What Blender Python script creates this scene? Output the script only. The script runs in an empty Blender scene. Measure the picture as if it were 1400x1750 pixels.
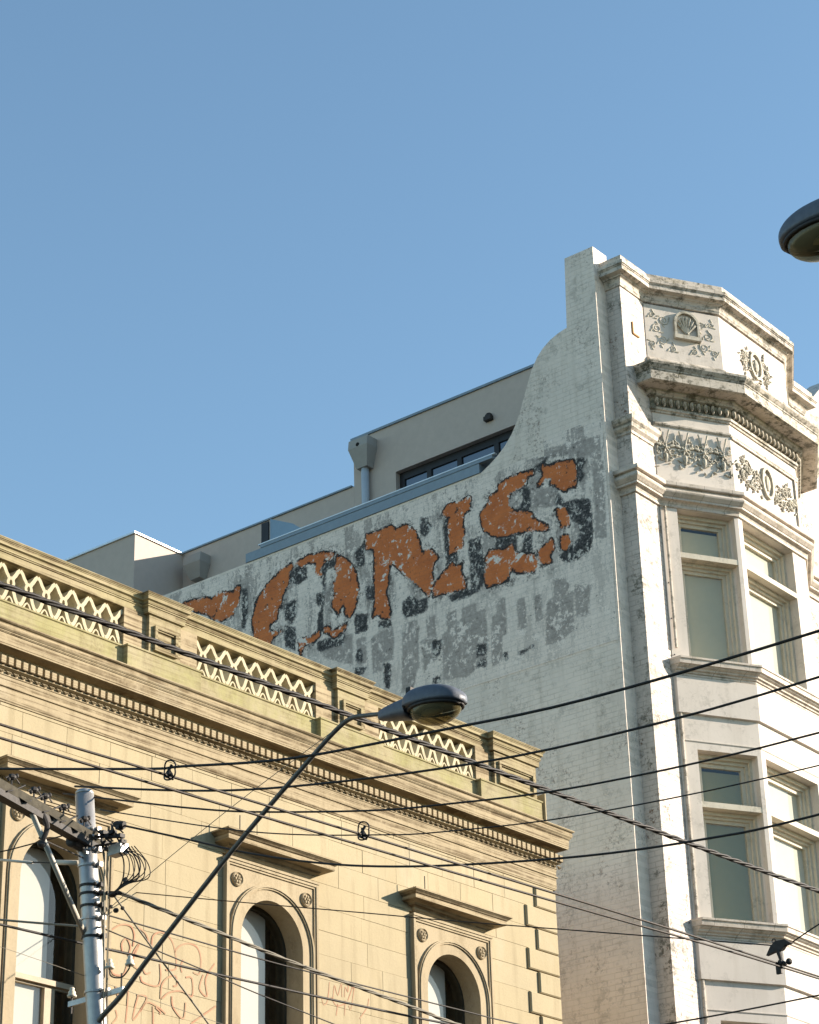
import bpy, bmesh, math, random
from math import sin, cos, pi, radians
from mathutils import Vector, Matrix
import numpy as np
random.seed(7)
S = bpy.context.scene
COL = S.collection
# ------------------------------------------------------------------ camera, world, sun, exposure
YL, YW, DIST = 0.702992, 0.665624, 16.0       # street direction of the two buildings, distance to facade planes
PITCH, ROLL, FPX = 0.4610215, -0.0289977, 4005.5
cam = bpy.data.cameras.new('camera'); camo = bpy.data.objects.new('camera', cam); COL.objects.link(camo)
fw = Vector((0, cos(PITCH), sin(PITCH))); r0 = Vector((1, 0, 0)); u0 = r0.cross(fw)
cr = r0*cos(ROLL)+u0*sin(ROLL); cu = -r0*sin(ROLL)+u0*cos(ROLL)
M = Matrix((( cr.x, cu.x, -fw.x, 0), (cr.y, cu.y, -fw.y, 0), (cr.z, cu.z, -fw.z, 1.6), (0, 0, 0, 1)))
camo.matrix_world = M
cam.sensor_fit = 'HORIZONTAL'; cam.sensor_width = 36; cam.lens = FPX/1400*36
cam.clip_start = 0.1; cam.clip_end = 3000
S.camera = camo
S.render.resolution_x = 819; S.render.resolution_y = 1024
SUN_AZ, SUN_EL = radians(81.5), radians(19.5)
world = bpy.data.worlds.new('World'); S.world = world; world.use_nodes = True
wn = world.node_tree.nodes; wl = world.node_tree.links; wn.clear()
sky = wn.new('ShaderNodeTexSky'); sky.sky_type = 'NISHITA'; sky.sun_disc = False
sky.sun_elevation = SUN_EL; sky.sun_rotation = SUN_AZ; sky.air_density = 1.0; sky.dust_density = 0.25; sky.ozone_density = 1.3
bg = wn.new('ShaderNodeBackground'); bg.inputs[1].default_value = SKY_STRENGTH = 0.102
wo = wn.new('ShaderNodeOutputWorld'); wb = wn.new('ShaderNodeMix'); wb.data_type = 'RGBA'; wb.blend_type = 'MULTIPLY'; wb.inputs[0].default_value = 1; wb.inputs[7].default_value = (.95, 1.065, 1.03, 1); wl.new(sky.outputs[0], wb.inputs[6]); wl.new(wb.outputs[2], bg.inputs[0]); wl.new(bg.outputs[0], wo.inputs[0])
sl = bpy.data.lights.new('sun', 'SUN'); sl.energy = 5.0; sl.angle = radians(0.5); sl.color = (1, 0.88, 0.74)
so = bpy.data.objects.new('sun', sl); COL.objects.link(so); so.location = (60, 10, 40)
sd = Vector((sin(SUN_AZ)*cos(SUN_EL), cos(SUN_AZ)*cos(SUN_EL), sin(SUN_EL)))
so.rotation_euler = sd.to_track_quat('Z', 'Y').to_euler()
S.view_settings.view_transform = 'Standard'; S.view_settings.look = 'None'
S.view_settings.exposure = 1.2; S.view_settings.gamma = 1.0; S.view_settings.use_curve_mapping = False
S.render.engine = 'CYCLES'; S.cycles.max_bounces = 8
# ------------------------------------------------------------------ frames and helpers
class Frame:
    def __init__(s, yaw):
        s.yaw = yaw
        s.a = Vector((sin(yaw), cos(yaw), 0)); s.n = Vector((cos(yaw), -sin(yaw), 0)); s.O = -s.n*DIST
    def W(s, x, o, z): return s.O + s.a*x + s.n*o + Vector((0, 0, z))
L = Frame(YL); W = Frame(YW)
def meta(o, label=None, cat=None, group=None, kind=None):
    if label: o['label'] = label
    if cat: o['category'] = cat
    if group: o['group'] = group
    if kind: o['kind'] = kind
    return o
def root(name, fr, x, o, z, label, cat, group=None):
    e = bpy.data.objects.new(name, None); COL.objects.link(e); e.empty_display_size = .3
    e.location = fr.W(x, o, z); e.rotation_euler = (0, 0, pi/2-fr.yaw)
    e['_x'] = x; e['_o'] = o; e['_z'] = z
    return meta(e, label, cat, group)
BASE = {}
class MB:
    """collects geometry in (x along street, o outward, z up) coordinates"""
    def __init__(s, T=None): s.v = []; s.f = []; s.T = T
    def add(s, pts, faces):
        n = len(s.v)
        s.v += [s.T(*p) if s.T else tuple(p) for p in pts]
        s.f += [tuple(i+n for i in f) for f in faces]; return s
    def hexa(s, p):
        return s.add(p, [(0,1,2,3),(7,6,5,4),(0,4,5,1),(1,5,6,2),(2,6,7,3),(3,7,4,0)])
    def box(s, x0, x1, o0, o1, z0, z1):
        return s.hexa([(x0,o0,z0),(x1,o0,z0),(x1,o1,z0),(x0,o1,z0),(x0,o0,z1),(x1,o0,z1),(x1,o1,z1),(x0,o1,z1)])
    def block(s, x0, x1, o0, o1, z0, z1, c=.006):
        p = [(x0,o0,z0),(x1,o0,z0),(x1,o0,z1),(x0,o0,z1),(x0,o1-c,z0),(x1,o1-c,z0),(x1,o1-c,z1),(x0,o1-c,z1),
             (x0+c,o1,z0+c),(x1-c,o1,z0+c),(x1-c,o1,z1-c),(x0+c,o1,z1-c)]
        return s.add(p, [(0,1,2,3),(0,4,5,1),(1,5,6,2),(2,6,7,3),(3,7,4,0),(4,8,9,5),(5,9,10,6),(6,10,11,7),(7,11,8,4),(8,9,10,11)])
    def prism(s, poly, a0, a1, mk):
        n = len(poly)
        pts = [mk(p, a0) for p in poly]+[mk(p, a1) for p in poly]
        f = [tuple(range(n))[::-1], tuple(range(n, 2*n))]+[(i, (i+1) % n, n+(i+1) % n, n+i) for i in range(n)]
        return s.add(pts, f)
    def sweep(s, path, prof):
        """closed profile [(off,z)] swept along open path [(x,o)]; off is to the left of travel"""
        m = len(path); ns = []
        for i in range(m-1):
            dx, do = path[i+1][0]-path[i][0], path[i+1][1]-path[i][1]; l = math.hypot(dx, do); ns.append((-do/l, dx/l))
        dirs = []
        for i in range(m):
            if i == 0: dirs.append(ns[0])
            elif i == m-1: dirs.append(ns[-1])
            else:
                a, b = ns[i-1], ns[i]; k = 1+a[0]*b[0]+a[1]*b[1]; dirs.append(((a[0]+b[0])/k, (a[1]+b[1])/k))
        n = len(prof)
        pts = [(path[i][0]+dirs[i][0]*off, path[i][1]+dirs[i][1]*off, z) for i in range(m) for off, z in prof]
        f = [(i*n+j, i*n+(j+1) % n, (i+1)*n+(j+1) % n, (i+1)*n+j) for i in range(m-1) for j in range(n)]
        f += [tuple(range(n))[::-1], tuple((m-1)*n+j for j in range(n))]
        return s.add(pts, f)
    def tube(s, pts, r, n=6, r1=None, cap=True):
        P = [Vector(p) for p in pts]; m = len(P); out = []
        up = None
        for i in range(m):
            t = (P[min(i+1, m-1)]-P[max(i-1, 0)]).normalized()
            if up is None:
                up = Vector((0, 0, 1)) if abs(t.z) < .9 else Vector((1, 0, 0))
            u = (up-t*up.dot(t)).normalized(); w = t.cross(u); up = u
            rr = r if r1 is None else r+(r1-r)*i/(m-1)
            out += [tuple(P[i]+u*cos(2*pi*k/n)*rr+w*sin(2*pi*k/n)*rr) for k in range(n)]
        f = [(i*n+k, i*n+(k+1) % n, (i+1)*n+(k+1) % n, (i+1)*n+k) for i in range(m-1) for k in range(n)]
        if cap: f += [tuple(range(n))[::-1], tuple((m-1)*n+k for k in range(n))]
        return s.add(out, f)
    def lathe(s, c, prof, axis=(0, 0, 1), n=12):
        """prof: [(r, h)] along axis from c"""
        a = Vector(axis).normalized(); u = Vector((1, 0, 0)) if abs(a.x) < .8 else Vector((0, 0, 1))
        u = (u-a*u.dot(a)).normalized(); w = a.cross(u); c = Vector(c); m = len(prof)
        pts = [tuple(c+a*h+u*cos(2*pi*k/n)*r+w*sin(2*pi*k/n)*r) for r, h in prof for k in range(n)]
        f = [(i*n+k, i*n+(k+1) % n, (i+1)*n+(k+1) % n, (i+1)*n+k) for i in range(m-1) for k in range(n)]
        f += [tuple(range(n))[::-1], tuple((m-1)*n+k for k in range(n))]
        return s.add(pts, f)
    def blob(s, c, rx, ro, rz, ang=0, n=8, m=5):
        pts = []; ca, sa = cos(ang), sin(ang)
        for i in range(1, m):
            t = pi*i/m
            for k in range(n):
                p = 2*pi*k/n; x = rx*sin(t)*cos(p); o = ro*sin(t)*sin(p); z = rz*cos(t)
                pts.append((c[0]+x*ca+z*sa, c[1]+o, c[2]-x*sa+z*ca))
        pts += [(c[0]+rz*sa, c[1], c[2]+rz*ca), (c[0]-rz*sa, c[1], c[2]-rz*ca)]
        f = [(i*n+k, i*n+(k+1) % n, (i+1)*n+(k+1) % n, (i+1)*n+k) for i in range(m-2) for k in range(n)]
        t, b = (m-1)*n, (m-1)*n+1
        f += [(t, (k+1) % n, k) for k in range(n)]+[(b, (m-2)*n+k, (m-2)*n+(k+1) % n) for k in range(n)]
        return s.add(pts, f)
    def strap(s, pts, w, o0, o1, closed=False):
        """flat band of width w following 2D points (x,z), between depths o0 and o1"""
        n = len(pts); a = []; b = []
        for i in range(n):
            p, q = (pts[(i-1) % n], pts[(i+1) % n]) if closed else (pts[max(i-1, 0)], pts[min(i+1, n-1)])
            dx, dz = q[0]-p[0], q[1]-p[1]; l = math.hypot(dx, dz) or 1
            a.append((pts[i][0]-dz/l*w/2, pts[i][1]+dx/l*w/2)); b.append((pts[i][0]+dz/l*w/2, pts[i][1]-dx/l*w/2))
        P = [(x, o1, z) for x, z in a]+[(x, o1, z) for x, z in b]+[(x, o0, z) for x, z in a]+[(x, o0, z) for x, z in b]
        f = []
        for i in range(n if closed else n-1):
            j = (i+1) % n
            f += [(i, j, n+j, n+i), (2*n+i, 3*n+i, 3*n+j, 2*n+j), (i, 2*n+i, 2*n+j, j), (n+i, n+j, 3*n+j, 3*n+i)]
        if not closed: f += [(0, n, 3*n, 2*n), (n-1, 3*n-1, 4*n-1, 2*n-1)]
        return s.add(P, f)
    def mesh(s, name, par=None, smooth=False, recalc=True):
        bx, bo, bz = (par['_x'], par['_o'], par['_z']) if (par is not None and '_x' in par) else (0, 0, 0)
        me = bpy.data.meshes.new(name)
        me.from_pydata([(x-bx, -(o-bo), z-bz) for x, o, z in s.v], [], s.f); me.validate()
        if recalc:
            bm = bmesh.new(); bm.from_mesh(me); bmesh.ops.recalc_face_normals(bm, faces=bm.faces); bm.to_mesh(me); bm.free()
        if smooth is True: me.polygons.foreach_set('use_smooth', [True]*len(me.polygons))
        return me
    def build(s, name, mat, par, smooth=False, label=None, kind=None, top=None):
        t = top if top is not None else par
        me = s.mesh(name, t, smooth); me.materials.append(mat)
        o = bpy.data.objects.new(name, me); COL.objects.link(o); o.parent = par
        return meta(o, label, None, None, kind)
def inst(name, me, par, x, o, z, top, rotz=0, scale=None):
    ob = bpy.data.objects.new(name, me); COL.objects.link(ob); ob.parent = par
    ob.location = (x-top['_x'], -(o-top['_o']), z-top['_z']); ob.rotation_euler = (0, 0, rotz)
    if scale: ob.scale = scale
    return ob
# ------------------------------------------------------------------ materials
class NT:
    def __init__(s, name, rough=.8, spec=.3, metal=0):
        s.m = bpy.data.materials.new(name); s.m.use_nodes = True; s.t = s.m.node_tree; s.n = s.t.nodes; s.l = s.t.links
        s.b = s.n['Principled BSDF']; s.b.inputs['Roughness'].default_value = rough
        s.b.inputs['Specular IOR Level'].default_value = spec; s.b.inputs['Metallic'].default_value = metal
        s.tc = s.n.new('ShaderNodeTexCoord'); s.obj = s.tc.outputs['Object']
    def link(s, a, b):
        if isinstance(a, (int, float)): b.default_value = a
        elif isinstance(a, tuple): b.default_value = a if len(a) == 4 else ((*a, 1) if b.type == 'RGBA' else a)
        else: s.l.new(a, b)
    def map(s, scale=(1, 1, 1), loc=(0, 0, 0), vec=None):
        k = s.n.new('ShaderNodeMapping'); s.link(vec or s.obj, k.inputs[0]); k.inputs['Scale'].default_value = scale; k.inputs['Location'].default_value = loc
        return k.outputs[0]
    def noise(s, scale, detail=4, rough=.6, vec=None, dist=0):
        k = s.n.new('ShaderNodeTexNoise'); s.link(vec or s.obj, k.inputs['Vector']); k.inputs['Scale'].default_value = scale
        k.inputs['Detail'].default_value = detail; k.inputs['Roughness'].default_value = rough; k.inputs['Distortion'].default_value = dist
        return k.outputs[0]
    def ramp(s, v, a, b, lo=0., hi=1.):
        k = s.n.new('ShaderNodeMapRange'); s.link(v, k.inputs[0]); k.inputs[1].default_value = a; k.inputs[2].default_value = b
        k.inputs[3].default_value = lo; k.inputs[4].default_value = hi; return k.outputs[0]
    def math(s, op, a, b=0., c=None):
        k = s.n.new('ShaderNodeMath'); k.operation = op; s.link(a, k.inputs[0]); s.link(b, k.inputs[1])
        if c is not None: s.link(c, k.inputs[2])
        return k.outputs[0]
    def mix(s, f, a, b, mode='MIX'):
        k = s.n.new('ShaderNodeMix'); k.data_type = 'RGBA'; k.blend_type = mode
        s.link(f, k.inputs[0]); s.link(a, k.inputs[6]); s.link(b, k.inputs[7]); return k.outputs[2]
    def sep(s, v=None):
        k = s.n.new('ShaderNodeSeparateXYZ'); s.link(v or s.obj, k.inputs[0]); return k.outputs
    def comb(s, x, y, z=0.):
        k = s.n.new('ShaderNodeCombineXYZ'); s.link(x, k.inputs[0]); s.link(y, k.inputs[1]); s.link(z, k.inputs[2]); return k.outputs[0]
    def attr(s, name):
        k = s.n.new('ShaderNodeAttribute'); k.attribute_name = name; return k.outputs['Fac']
    def rand(s):
        return s.n.new('ShaderNodeObjectInfo').outputs['Random']
    def bump(s, h, strength=.3, dist=.01, prev=None):
        k = s.n.new('ShaderNodeBump'); s.link(h, k.inputs['Height']); k.inputs['Strength'].default_value = strength; k.inputs['Distance'].default_value = dist
        if prev is not None: s.link(prev, k.inputs['Normal'])
        return k.outputs[0]
    def brick(s, vec, w=.23, h=.0755, mortar=.008):
        k = s.n.new('ShaderNodeTexBrick'); s.link(vec, k.inputs['Vector']); k.inputs['Scale'].default_value = 1
        k.inputs['Brick Width'].default_value = w; k.inputs['Row Height'].default_value = h; k.inputs['Mortar Size'].default_value = mortar
        k.inputs['Mortar Smooth'].default_value = .3
        k.inputs['Color1'].default_value = (.0, .0, .0, 1); k.inputs['Color2'].default_value = (1, 1, 1, 1); k.inputs['Mortar'].default_value = (.5, .5, .5, 1)
        return k.outputs['Fac'], k.outputs['Color']
    def out(s, col, normal=None):
        s.link(col, s.b.inputs['Base Color'])
        if normal is not None: s.link(normal, s.b.inputs['Normal'])
        return s.m
def flat(name, c, rough=.6, metal=0, var=.15, spec=.3, scale=8):
    t = NT(name, rough, spec, metal)
    n = t.ramp(t.noise(scale), .3, .7)
    f = t.ramp(t.noise(scale*9, 3), .35, .65)
    col = t.mix(n, tuple(v*(1-var) for v in c), tuple(min(1, v*(1+var)) for v in c))
    col = t.mix(t.math('MULTIPLY', f, .25), col, tuple(v*(1-2*var) for v in c))
    return t.out(col, t.bump(f, .15, .003))
def stone(name, base=(.385, .322, .208), algae=0., rnd=True, lines=0.8):
    t = NT(name, .88, .2)
    x, y, z = t.sep()
    big = t.ramp(t.noise(.9, 4), .3, .7); fine = t.noise(38, 5, .7); med = t.noise(6, 5, .65)
    c = t.mix(big, tuple(v*.9 for v in base), tuple(min(1, v*1.08) for v in base))
    if rnd: c = t.mix(t.math('MULTIPLY', t.rand(), .30), c, (base[0]*.96, base[1]*.90, base[2]*.78))
    c = t.mix(t.math('MULTIPLY', t.ramp(fine, .4, .8), .35), c, tuple(v*.72 for v in base))
    streak = t.ramp(t.noise(1, 5, .6, t.map((7, 7, .7))), .52, .72)
    c = t.mix(t.math('MULTIPLY', streak, .5), c, (base[0]*.58, base[1]*.55, base[2]*.5))
    pale = t.ramp(t.noise(1, 4, .6, t.map((1.3, 1.3, .5), (5, 3, 1))), .58, .72)
    c = t.mix(t.math('MULTIPLY', pale, .4), c, (.42, .37, .28))
    if algae:
        g = t.ramp(t.noise(2.3, 5, .7), .40, .62); c = t.mix(t.math('MULTIPLY', g, algae), c, (.25, .24, .08))
        g2 = t.ramp(t.noise(9, 5, .7), .52, .7); c = t.mix(t.math('MULTIPLY', g2, algae*.7), c, (.14, .115, .055))
    soot = t.math('MULTIPLY', t.ramp(t.noise(1, 6, .7, t.map((3.5, 3.5, 1.1), (2, 8, 3))), .50, .68), t.ramp(fine, .35, .6))
    c = t.mix(t.math('MULTIPLY', soot, 0. if rnd else .42), c, (.11, .075, .035))
    if not rnd:
        ln = t.math('MULTIPLY', t.ramp(t.noise(1, 4, .7, t.map((.5, .5, 30), (2, 5, 1))), .47, .58), t.ramp(t.noise(5, 5, .7), .30, .55))
        c = t.mix(t.math('MULTIPLY', ln, lines), c, (.085, .055, .025))
    sp = t.ramp(t.noise(60, 2), .70, .76); c = t.mix(t.math('MULTIPLY', sp, .6), c, (.12, .08, .04))
    return t.out(c, t.bump(t.math('ADD', fine, t.math('MULTIPLY', med, 1.5)), .5, .004))
def paint(name, base=(.80, .77, .70), side=None, brick=0., specks=.5, mould=.5, under=0., grime=.35):
    """old white paint: side = which local axes carry the brick pattern ('yz' party wall, 'xz' street front)"""
    t = NT(name, .7, .25)
    x, y, z = t.sep()
    big = t.ramp(t.noise(.8, 5), .35, .7); fine = t.noise(30, 5, .7); med = t.noise(7, 5, .65)
    c = t.mix(big, base, tuple(v*.86 for v in base))
    streak = t.ramp(t.noise(1, 6, .65, t.map((6, 6, .55))), .5, .75)
    c = t.mix(t.math('MULTIPLY', streak, grime), c, (base[0]*.50, base[1]*.47, base[2]*.40))
    h = t.math('MULTIPLY', fine, .25); nrm = None
    if brick:
        v = t.comb(y if side == 'yz' else x, z)
        fac, bc = t.brick(v)
        c = t.mix(t.math('MULTIPLY', t.math('MULTIPLY', fac, t.ramp(t.noise(2.6, 4), .35, .6)), .62*brick), c, (base[0]*.38, base[1]*.35, base[2]*.30))
        c = t.mix(t.math('MULTIPLY', bc, .07), c, (.5, .5, .45))
        h = t.math('SUBTRACT', h, t.math('MULTIPLY', fac, 1.2))
        # paint lost brick by brick
        m1 = t.ramp(t.noise(1.5, 4, .6), .50, .62); m2 = t.ramp(t.noise(22, 4, .75), .54, .60)
        lost = t.math('MULTIPLY', m1, m2); lost = t.math('MULTIPLY', lost, specks)
        c = t.mix(lost, c, t.mix(fac, (.16, .085, .055), (.24, .20, .16)))
    m1 = t.ramp(t.noise(2.2, 5, .7), .46, .60); m2 = t.ramp(t.math('ADD', med, t.math('MULTIPLY', t.math('SUBTRACT', fine, .5), .6)), .50, .58)
    c = t.mix(t.math('MULTIPLY', t.math('MULTIPLY', m1, m2), mould), c, (.10, .095, .07))
    sp = t.ramp(t.noise(26, 3, .6), .68, .72); c = t.mix(t.math('MULTIPLY', sp, .8*mould), c, (.16, .12, .07))
    if under:
        u = t.ramp(t.noise(3.1, 5, .7, t.map((1, 1, 2.2), (7, 2, 5))), .52, .72); c = t.mix(t.math('MULTIPLY', u, .55*under), c, (.46, .37, .20))
    if side is None and specks == 0 and mould > .4:
        j = t.math('FRACT', t.math('MULTIPLY', t.math('ADD', x, .13), 2.6)); jl = t.ramp(t.math('ABSOLUTE', t.math('SUBTRACT', j, .5)), .488, .494)
        c = t.mix(t.math('MULTIPLY', jl, .65), c, (.10, .09, .06)); h = t.math('SUBTRACT', h, jl)
        ms = t.ramp(t.noise(1, 7, .78, t.map((5, 5, 9), (1, 2, 3))), .50, .60); c = t.mix(t.math('MULTIPLY', ms, mould*.75), c, (.085, .08, .055))
    # peeling flakes
    vor = t.n.new('ShaderNodeTexVoronoi'); vor.feature = 'DISTANCE_TO_EDGE'; t.link(t.obj, vor.inputs['Vector']); vor.inputs['Scale'].default_value = 9
    crack = t.math('MULTIPLY', t.ramp(vor.outputs['Distance'], .0, .02, 1, 0), t.ramp(t.noise(3, 3), .5, .6))
    c = t.mix(t.math('MULTIPLY', crack, .35), c, (.25, .22, .17))
    return t.out(c, t.bump(h, .5, .006))
def wallsign(name):
    """weathered painted advertisement: signed distances to each painted shape are stored on the vertices, edges broken up by noise"""
    t = NT(name, .78, .2); x, y, z = t.sep(); uv = t.comb(y, z)
    n0 = t.noise(4.5, 8, .75, None, .4); n1 = t.noise(11, 8, .78, t.map((1, 1, 1), (4, 4, 4)), .3); n2 = t.noise(30, 5, .75); n3 = t.noise(3.2, 5, .7, t.map((1, 1, 1), (9, 1, 3)))
    c0, c1, c2 = [t.math('SUBTRACT', n, .5) for n in (n0, n1, n2)]
    wob = t.math('ADD', t.math('MULTIPLY', c0, .16), t.math('ADD', t.math('MULTIPLY', c1, .26), t.math('MULTIPLY', c2, .10)))
    so_, sd_, sg = t.attr('orange'), t.attr('dark'), t.attr('grey')
    orange = t.ramp(t.math('ADD', so_, t.math('MULTIPLY', wob, .75)), -.004, .004)
    edge = t.ramp(t.math('ADD', so_, t.math('MULTIPLY', wob, .5)), -.034, -.028)
    dark = t.ramp(t.math('ADD', sd_, t.math('MULTIPLY', wob, .8)), -.010, .010)
    grey = t.ramp(t.math('ADD', sg, t.math('MULTIPLY', wob, .6)), -.012, .012)
    white = t.mix(t.ramp(n0, .35, .65), (.88, .755, .65), (.70, .605, .52))
    white = t.mix(t.math('MULTIPLY', t.ramp(n2, .54, .66), .25), white, (.33, .32, .29))
    g1 = t.mix(t.ramp(n1, .38, .62), (.29, .25, .22), (.48, .415, .365))
    sv = t.noise(1, 8, .75, t.map((1, 3.0, .8), (0, 2, 4))); fl = t.math('MULTIPLY', t.ramp(t.math('ADD', sv, t.math('ADD', t.math('MULTIPLY', c1, .45), t.math('MULTIPLY', c2, .3))), .515, .53), t.ramp(z, 15.5, 16.1, .45, 1.))
    c = t.mix(t.math('MULTIPLY', fl, .9), white, g1)
    c = t.mix(t.math('MULTIPLY', grey, .92), c, g1)
    wn_ = t.ramp(t.math('ADD', n1, t.math('MULTIPLY', c0, .7)), .575, .59)
    c = t.mix(t.math('MULTIPLY', wn_, .85), c, (.90, .78, .68))
    dk = t.mix(t.ramp(n2, .42, .6), (.028, .026, .025), t.mix(t.ramp(n1, .42, .58), (.06, .056, .053), (.25, .23, .22)))
    c = t.mix(dark, c, dk)
    c = t.mix(t.math('MULTIPLY', t.math('MULTIPLY', dark, t.ramp(n1, .555, .57)), .85), c, (.70, .63, .55))
    # loose black flecks left of the old outlines
    fk = t.math('MULTIPLY', t.ramp(t.math('ADD', n1, t.math('MULTIPLY', c2, .5)), .385, .37), t.ramp(n3, .50, .58))
    c = t.mix(t.math('MULTIPLY', fk, .9), c, (.04, .04, .038))
    near = t.math('MULTIPLY', t.ramp(so_, -.20, -.03), t.ramp(t.math('ADD', n1, t.math('MULTIPLY', c2, .6)), .47, .455))
    near = t.math('MULTIPLY', near, t.ramp(t.noise(2.4, 4, .7, t.map((1, 1, 1), (2, 6, 8))), .44, .52))
    c = t.mix(t.math('MULTIPLY', near, .92), c, (.045, .042, .04))
    e2 = t.math('MULTIPLY', edge, t.ramp(n3, .43, .47))
    c = t.mix(e2, c, (.035, .03, .028))
    org = t.mix(t.ramp(n3, .35, .7), (.66, .20, .06), (.50, .14, .045))
    org = t.mix(t.math('MULTIPLY', t.ramp(n2, .58, .66), .6), org, (.14, .06, .03))
    dd = t.ramp(t.noise(5.5, 4, .7, t.map((1, 1, 1), (3, 1, 7))), .635, .665)
    org = t.mix(t.math('MULTIPLY', dd, .9), org, (.04, .035, .03))
    org = t.mix(t.ramp(t.math('ADD', n0, t.math('MULTIPLY', c1, .7)), .60, .61), org, (.76, .69, .61))
    c = t.mix(orange, c, org)
    sp = t.ramp(t.noise(38, 4, .7), .655, .68); c = t.mix(t.math('MULTIPLY', sp, .7), c, (.07, .065, .06))
    fac, bc = t.brick(uv)
    c = t.mix(t.math('MULTIPLY', fac, .12), c, (.12, .11, .10))
    hgt = t.math('ADD', t.math('MULTIPLY', orange, .6), t.math('MULTIPLY', n2, .6)); hgt = t.math('SUBTRACT', hgt, t.math('MULTIPLY', fac, .6))
    return t.out(c, t.bump(hgt, .45, .004))
def glass(name, tint=(.94, .94, .90)):
    m = bpy.data.materials.new(name); m.use_nodes = True; n = m.node_tree.nodes; l = m.node_tree.links; n.clear()
    tr = n.new('ShaderNodeBsdfTransparent'); tr.inputs[0].default_value = (*tint, 1)
    gl = n.new('ShaderNodeBsdfGlossy'); gl.inputs['Roughness'].default_value = .03
    lw = n.new('ShaderNodeLayerWeight'); lw.inputs[0].default_value = .5; pw = n.new('ShaderNodeMath'); pw.operation = 'POWER'; pw.inputs[1].default_value = 5; l.new(lw.outputs['Facing'], pw.inputs[0]); fr = n.new('ShaderNodeMath'); fr.operation = 'MULTIPLY_ADD'; l.new(pw.outputs[0], fr.inputs[0]); fr.inputs[1].default_value = .9; fr.inputs[2].default_value = .075
    mx = n.new('ShaderNodeMixShader'); o = n.new('ShaderNodeOutputMaterial')
    l.new(fr.outputs[0], mx.inputs[0]); l.new(tr.outputs[0], mx.inputs[1]); l.new(gl.outputs[0], mx.inputs[2]); l.new(mx.outputs[0], o.inputs[0]); return m
MAT = dict(
    stone=stone('cream_stone'), mould=stone('cream_stone_moulding', (.36, .29, .185), 0, False), mouldw=stone('cream_stone_surround', (.375, .305, .20), 0, False, 0.), plinth=stone('algae_stone', (.33, .285, .175), .5, False, .3),
    coping=stone('coping_stone', (.35, .29, .18), .2, False), lattice=stone('lattice_stone', (.48, .42, .29), 0, False, 0.), joint=flat('joint_mortar', (.18, .135, .075)),
    party=paint('white_paint_brick_side', (.85, .73, .62), 'yz', .42, .55, .25), pier=paint('white_paint_pier', (.62, .545, .485), 'yz', .8, 1.0, .8),
    front=paint('white_paint_front', (.56, .525, .48), 'xz', .25, .35, .35), bay=paint('white_paint_bay', (.66, .592, .52), None, 0, 0, .25, 0, .2),
    trim3=paint('white_paint_string_sill', (.63, .55, .47), None, 0, 0, .42, .5, .4), trim=paint('white_paint_moulding', (.61, .54, .46), None, 0, 0, .9, .8, .4), dirty=paint('mouldy_plaster', (.56, .50, .42), None, 0, 0, 1.2, .8, .6),
    sign=wallsign('peeling_sign_paint'), render=flat('grey_beige_render', (.50, .42, .36), .85, 0, .05), capm=flat('metal_capping', (.22, .27, .31), .5, .2, .08),
    rail=flat('pale_rail_metal', (.62, .63, .62), .4, .6, .05), dframe=flat('dark_window_frame', (.02, .02, .022), .5, 0, .2), pipe=flat('grey_downpipe', (.42, .46, .50), .5, 0, .06),
    galv=flat('galvanised_steel', (.42, .405, .385), .45, .7, .14, .3, 14), arm=flat('weathered_arm_steel', (.17, .15, .125), .55, .4, .3, .4, 18), black=flat('black_rubber_cable', (.022, .018, .015), .6, 0, .2),
    iron=flat('dark_iron', (.045, .04, .036), .6, .3, .3, .3, 30), porc=flat('porcelain', (.62, .56, .44), .35, 0, .12, .5, 12), timber=flat('grey_timber', (.07, .062, .045), .9, 0, .4, .2, 16),
    lampgrey=flat('lamp_housing_grey', (.11, .12, .14), .5, .2, .2, .4, 14), sash=flat('cream_sash_paint', (.38, .31, .21), .6, 0, .12), blind=flat('white_blind', (.50, .48, .45), .9, 0, .02),
    green=flat('greenish_blind', (.52, .47, .32), .9, 0, .03), green2=flat('dull_green_blind', (.25, .235, .12), .9, 0, .03), dark=flat('dark_interior', (.012, .012, .011), .9, 0, .2), glass=glass('window_glass'),
    asphalt=flat('asphalt', (.04, .04, .04), .9, 0, .2), paving=flat('bluestone_paving', (.06, .06, .055), .9, 0, .2), roof=flat('roof_sheet', (.30, .30, .29), .6, .3, .1),
    fglass=glass('balustrade_glass', (.55, .68, .74)), red=flat('faded_red_spray', (.62, .30, .15), .8, 0, .15), wbrace=flat('white_painted_brace', (.55, .51, .43), .5, 0, .1))

MAT.update(trim2=paint('white_paint_window_frame', (.62, .56, .45), None, 0, 0, .3, .3, .3), blindw=flat('off_white_blind', (.52, .515, .47), .9, 0, .02), relief=paint('white_paint_relief', (.53, .49, .405), None, 0, 0, .6, .5, .3),
    rust=flat('rust_stain', (.42, .22, .08), .9, 0, .2), render2=flat('beige_rain_head', (.34, .32, .29), .7, 0, .05), dark2=flat('dark_blue_room', (.02, .025, .03), .9, 0, .2), screen=flat('blue_grey_screen', (.22, .30, .36), .3, .2, .06),
    copper=flat('trolley_wire', (.028, .018, .010), .6, .0, .15), braid=flat('grey_bundled_cable', (.20, .18, .14), .7, 0, .15), grime=flat('bowl_plastic_aged', (.20, .17, .09), .25, 0, .25, .5, 14))
_s = NT('sprayed_line', .85, .2); _s.link(_s.mix(_s.ramp(_s.noise(7, 3), .3, .7), (.37, .185, .115), (.35, .25, .155)), _s.b.inputs['Base Color']); MAT['spray'] = _s.m
def glass2(name):
    t = NT(name, .05, .8); t.link((.02, .03, .045), t.b.inputs['Base Color']); t.b.inputs['IOR'].default_value = 1.8; return t.m
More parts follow.
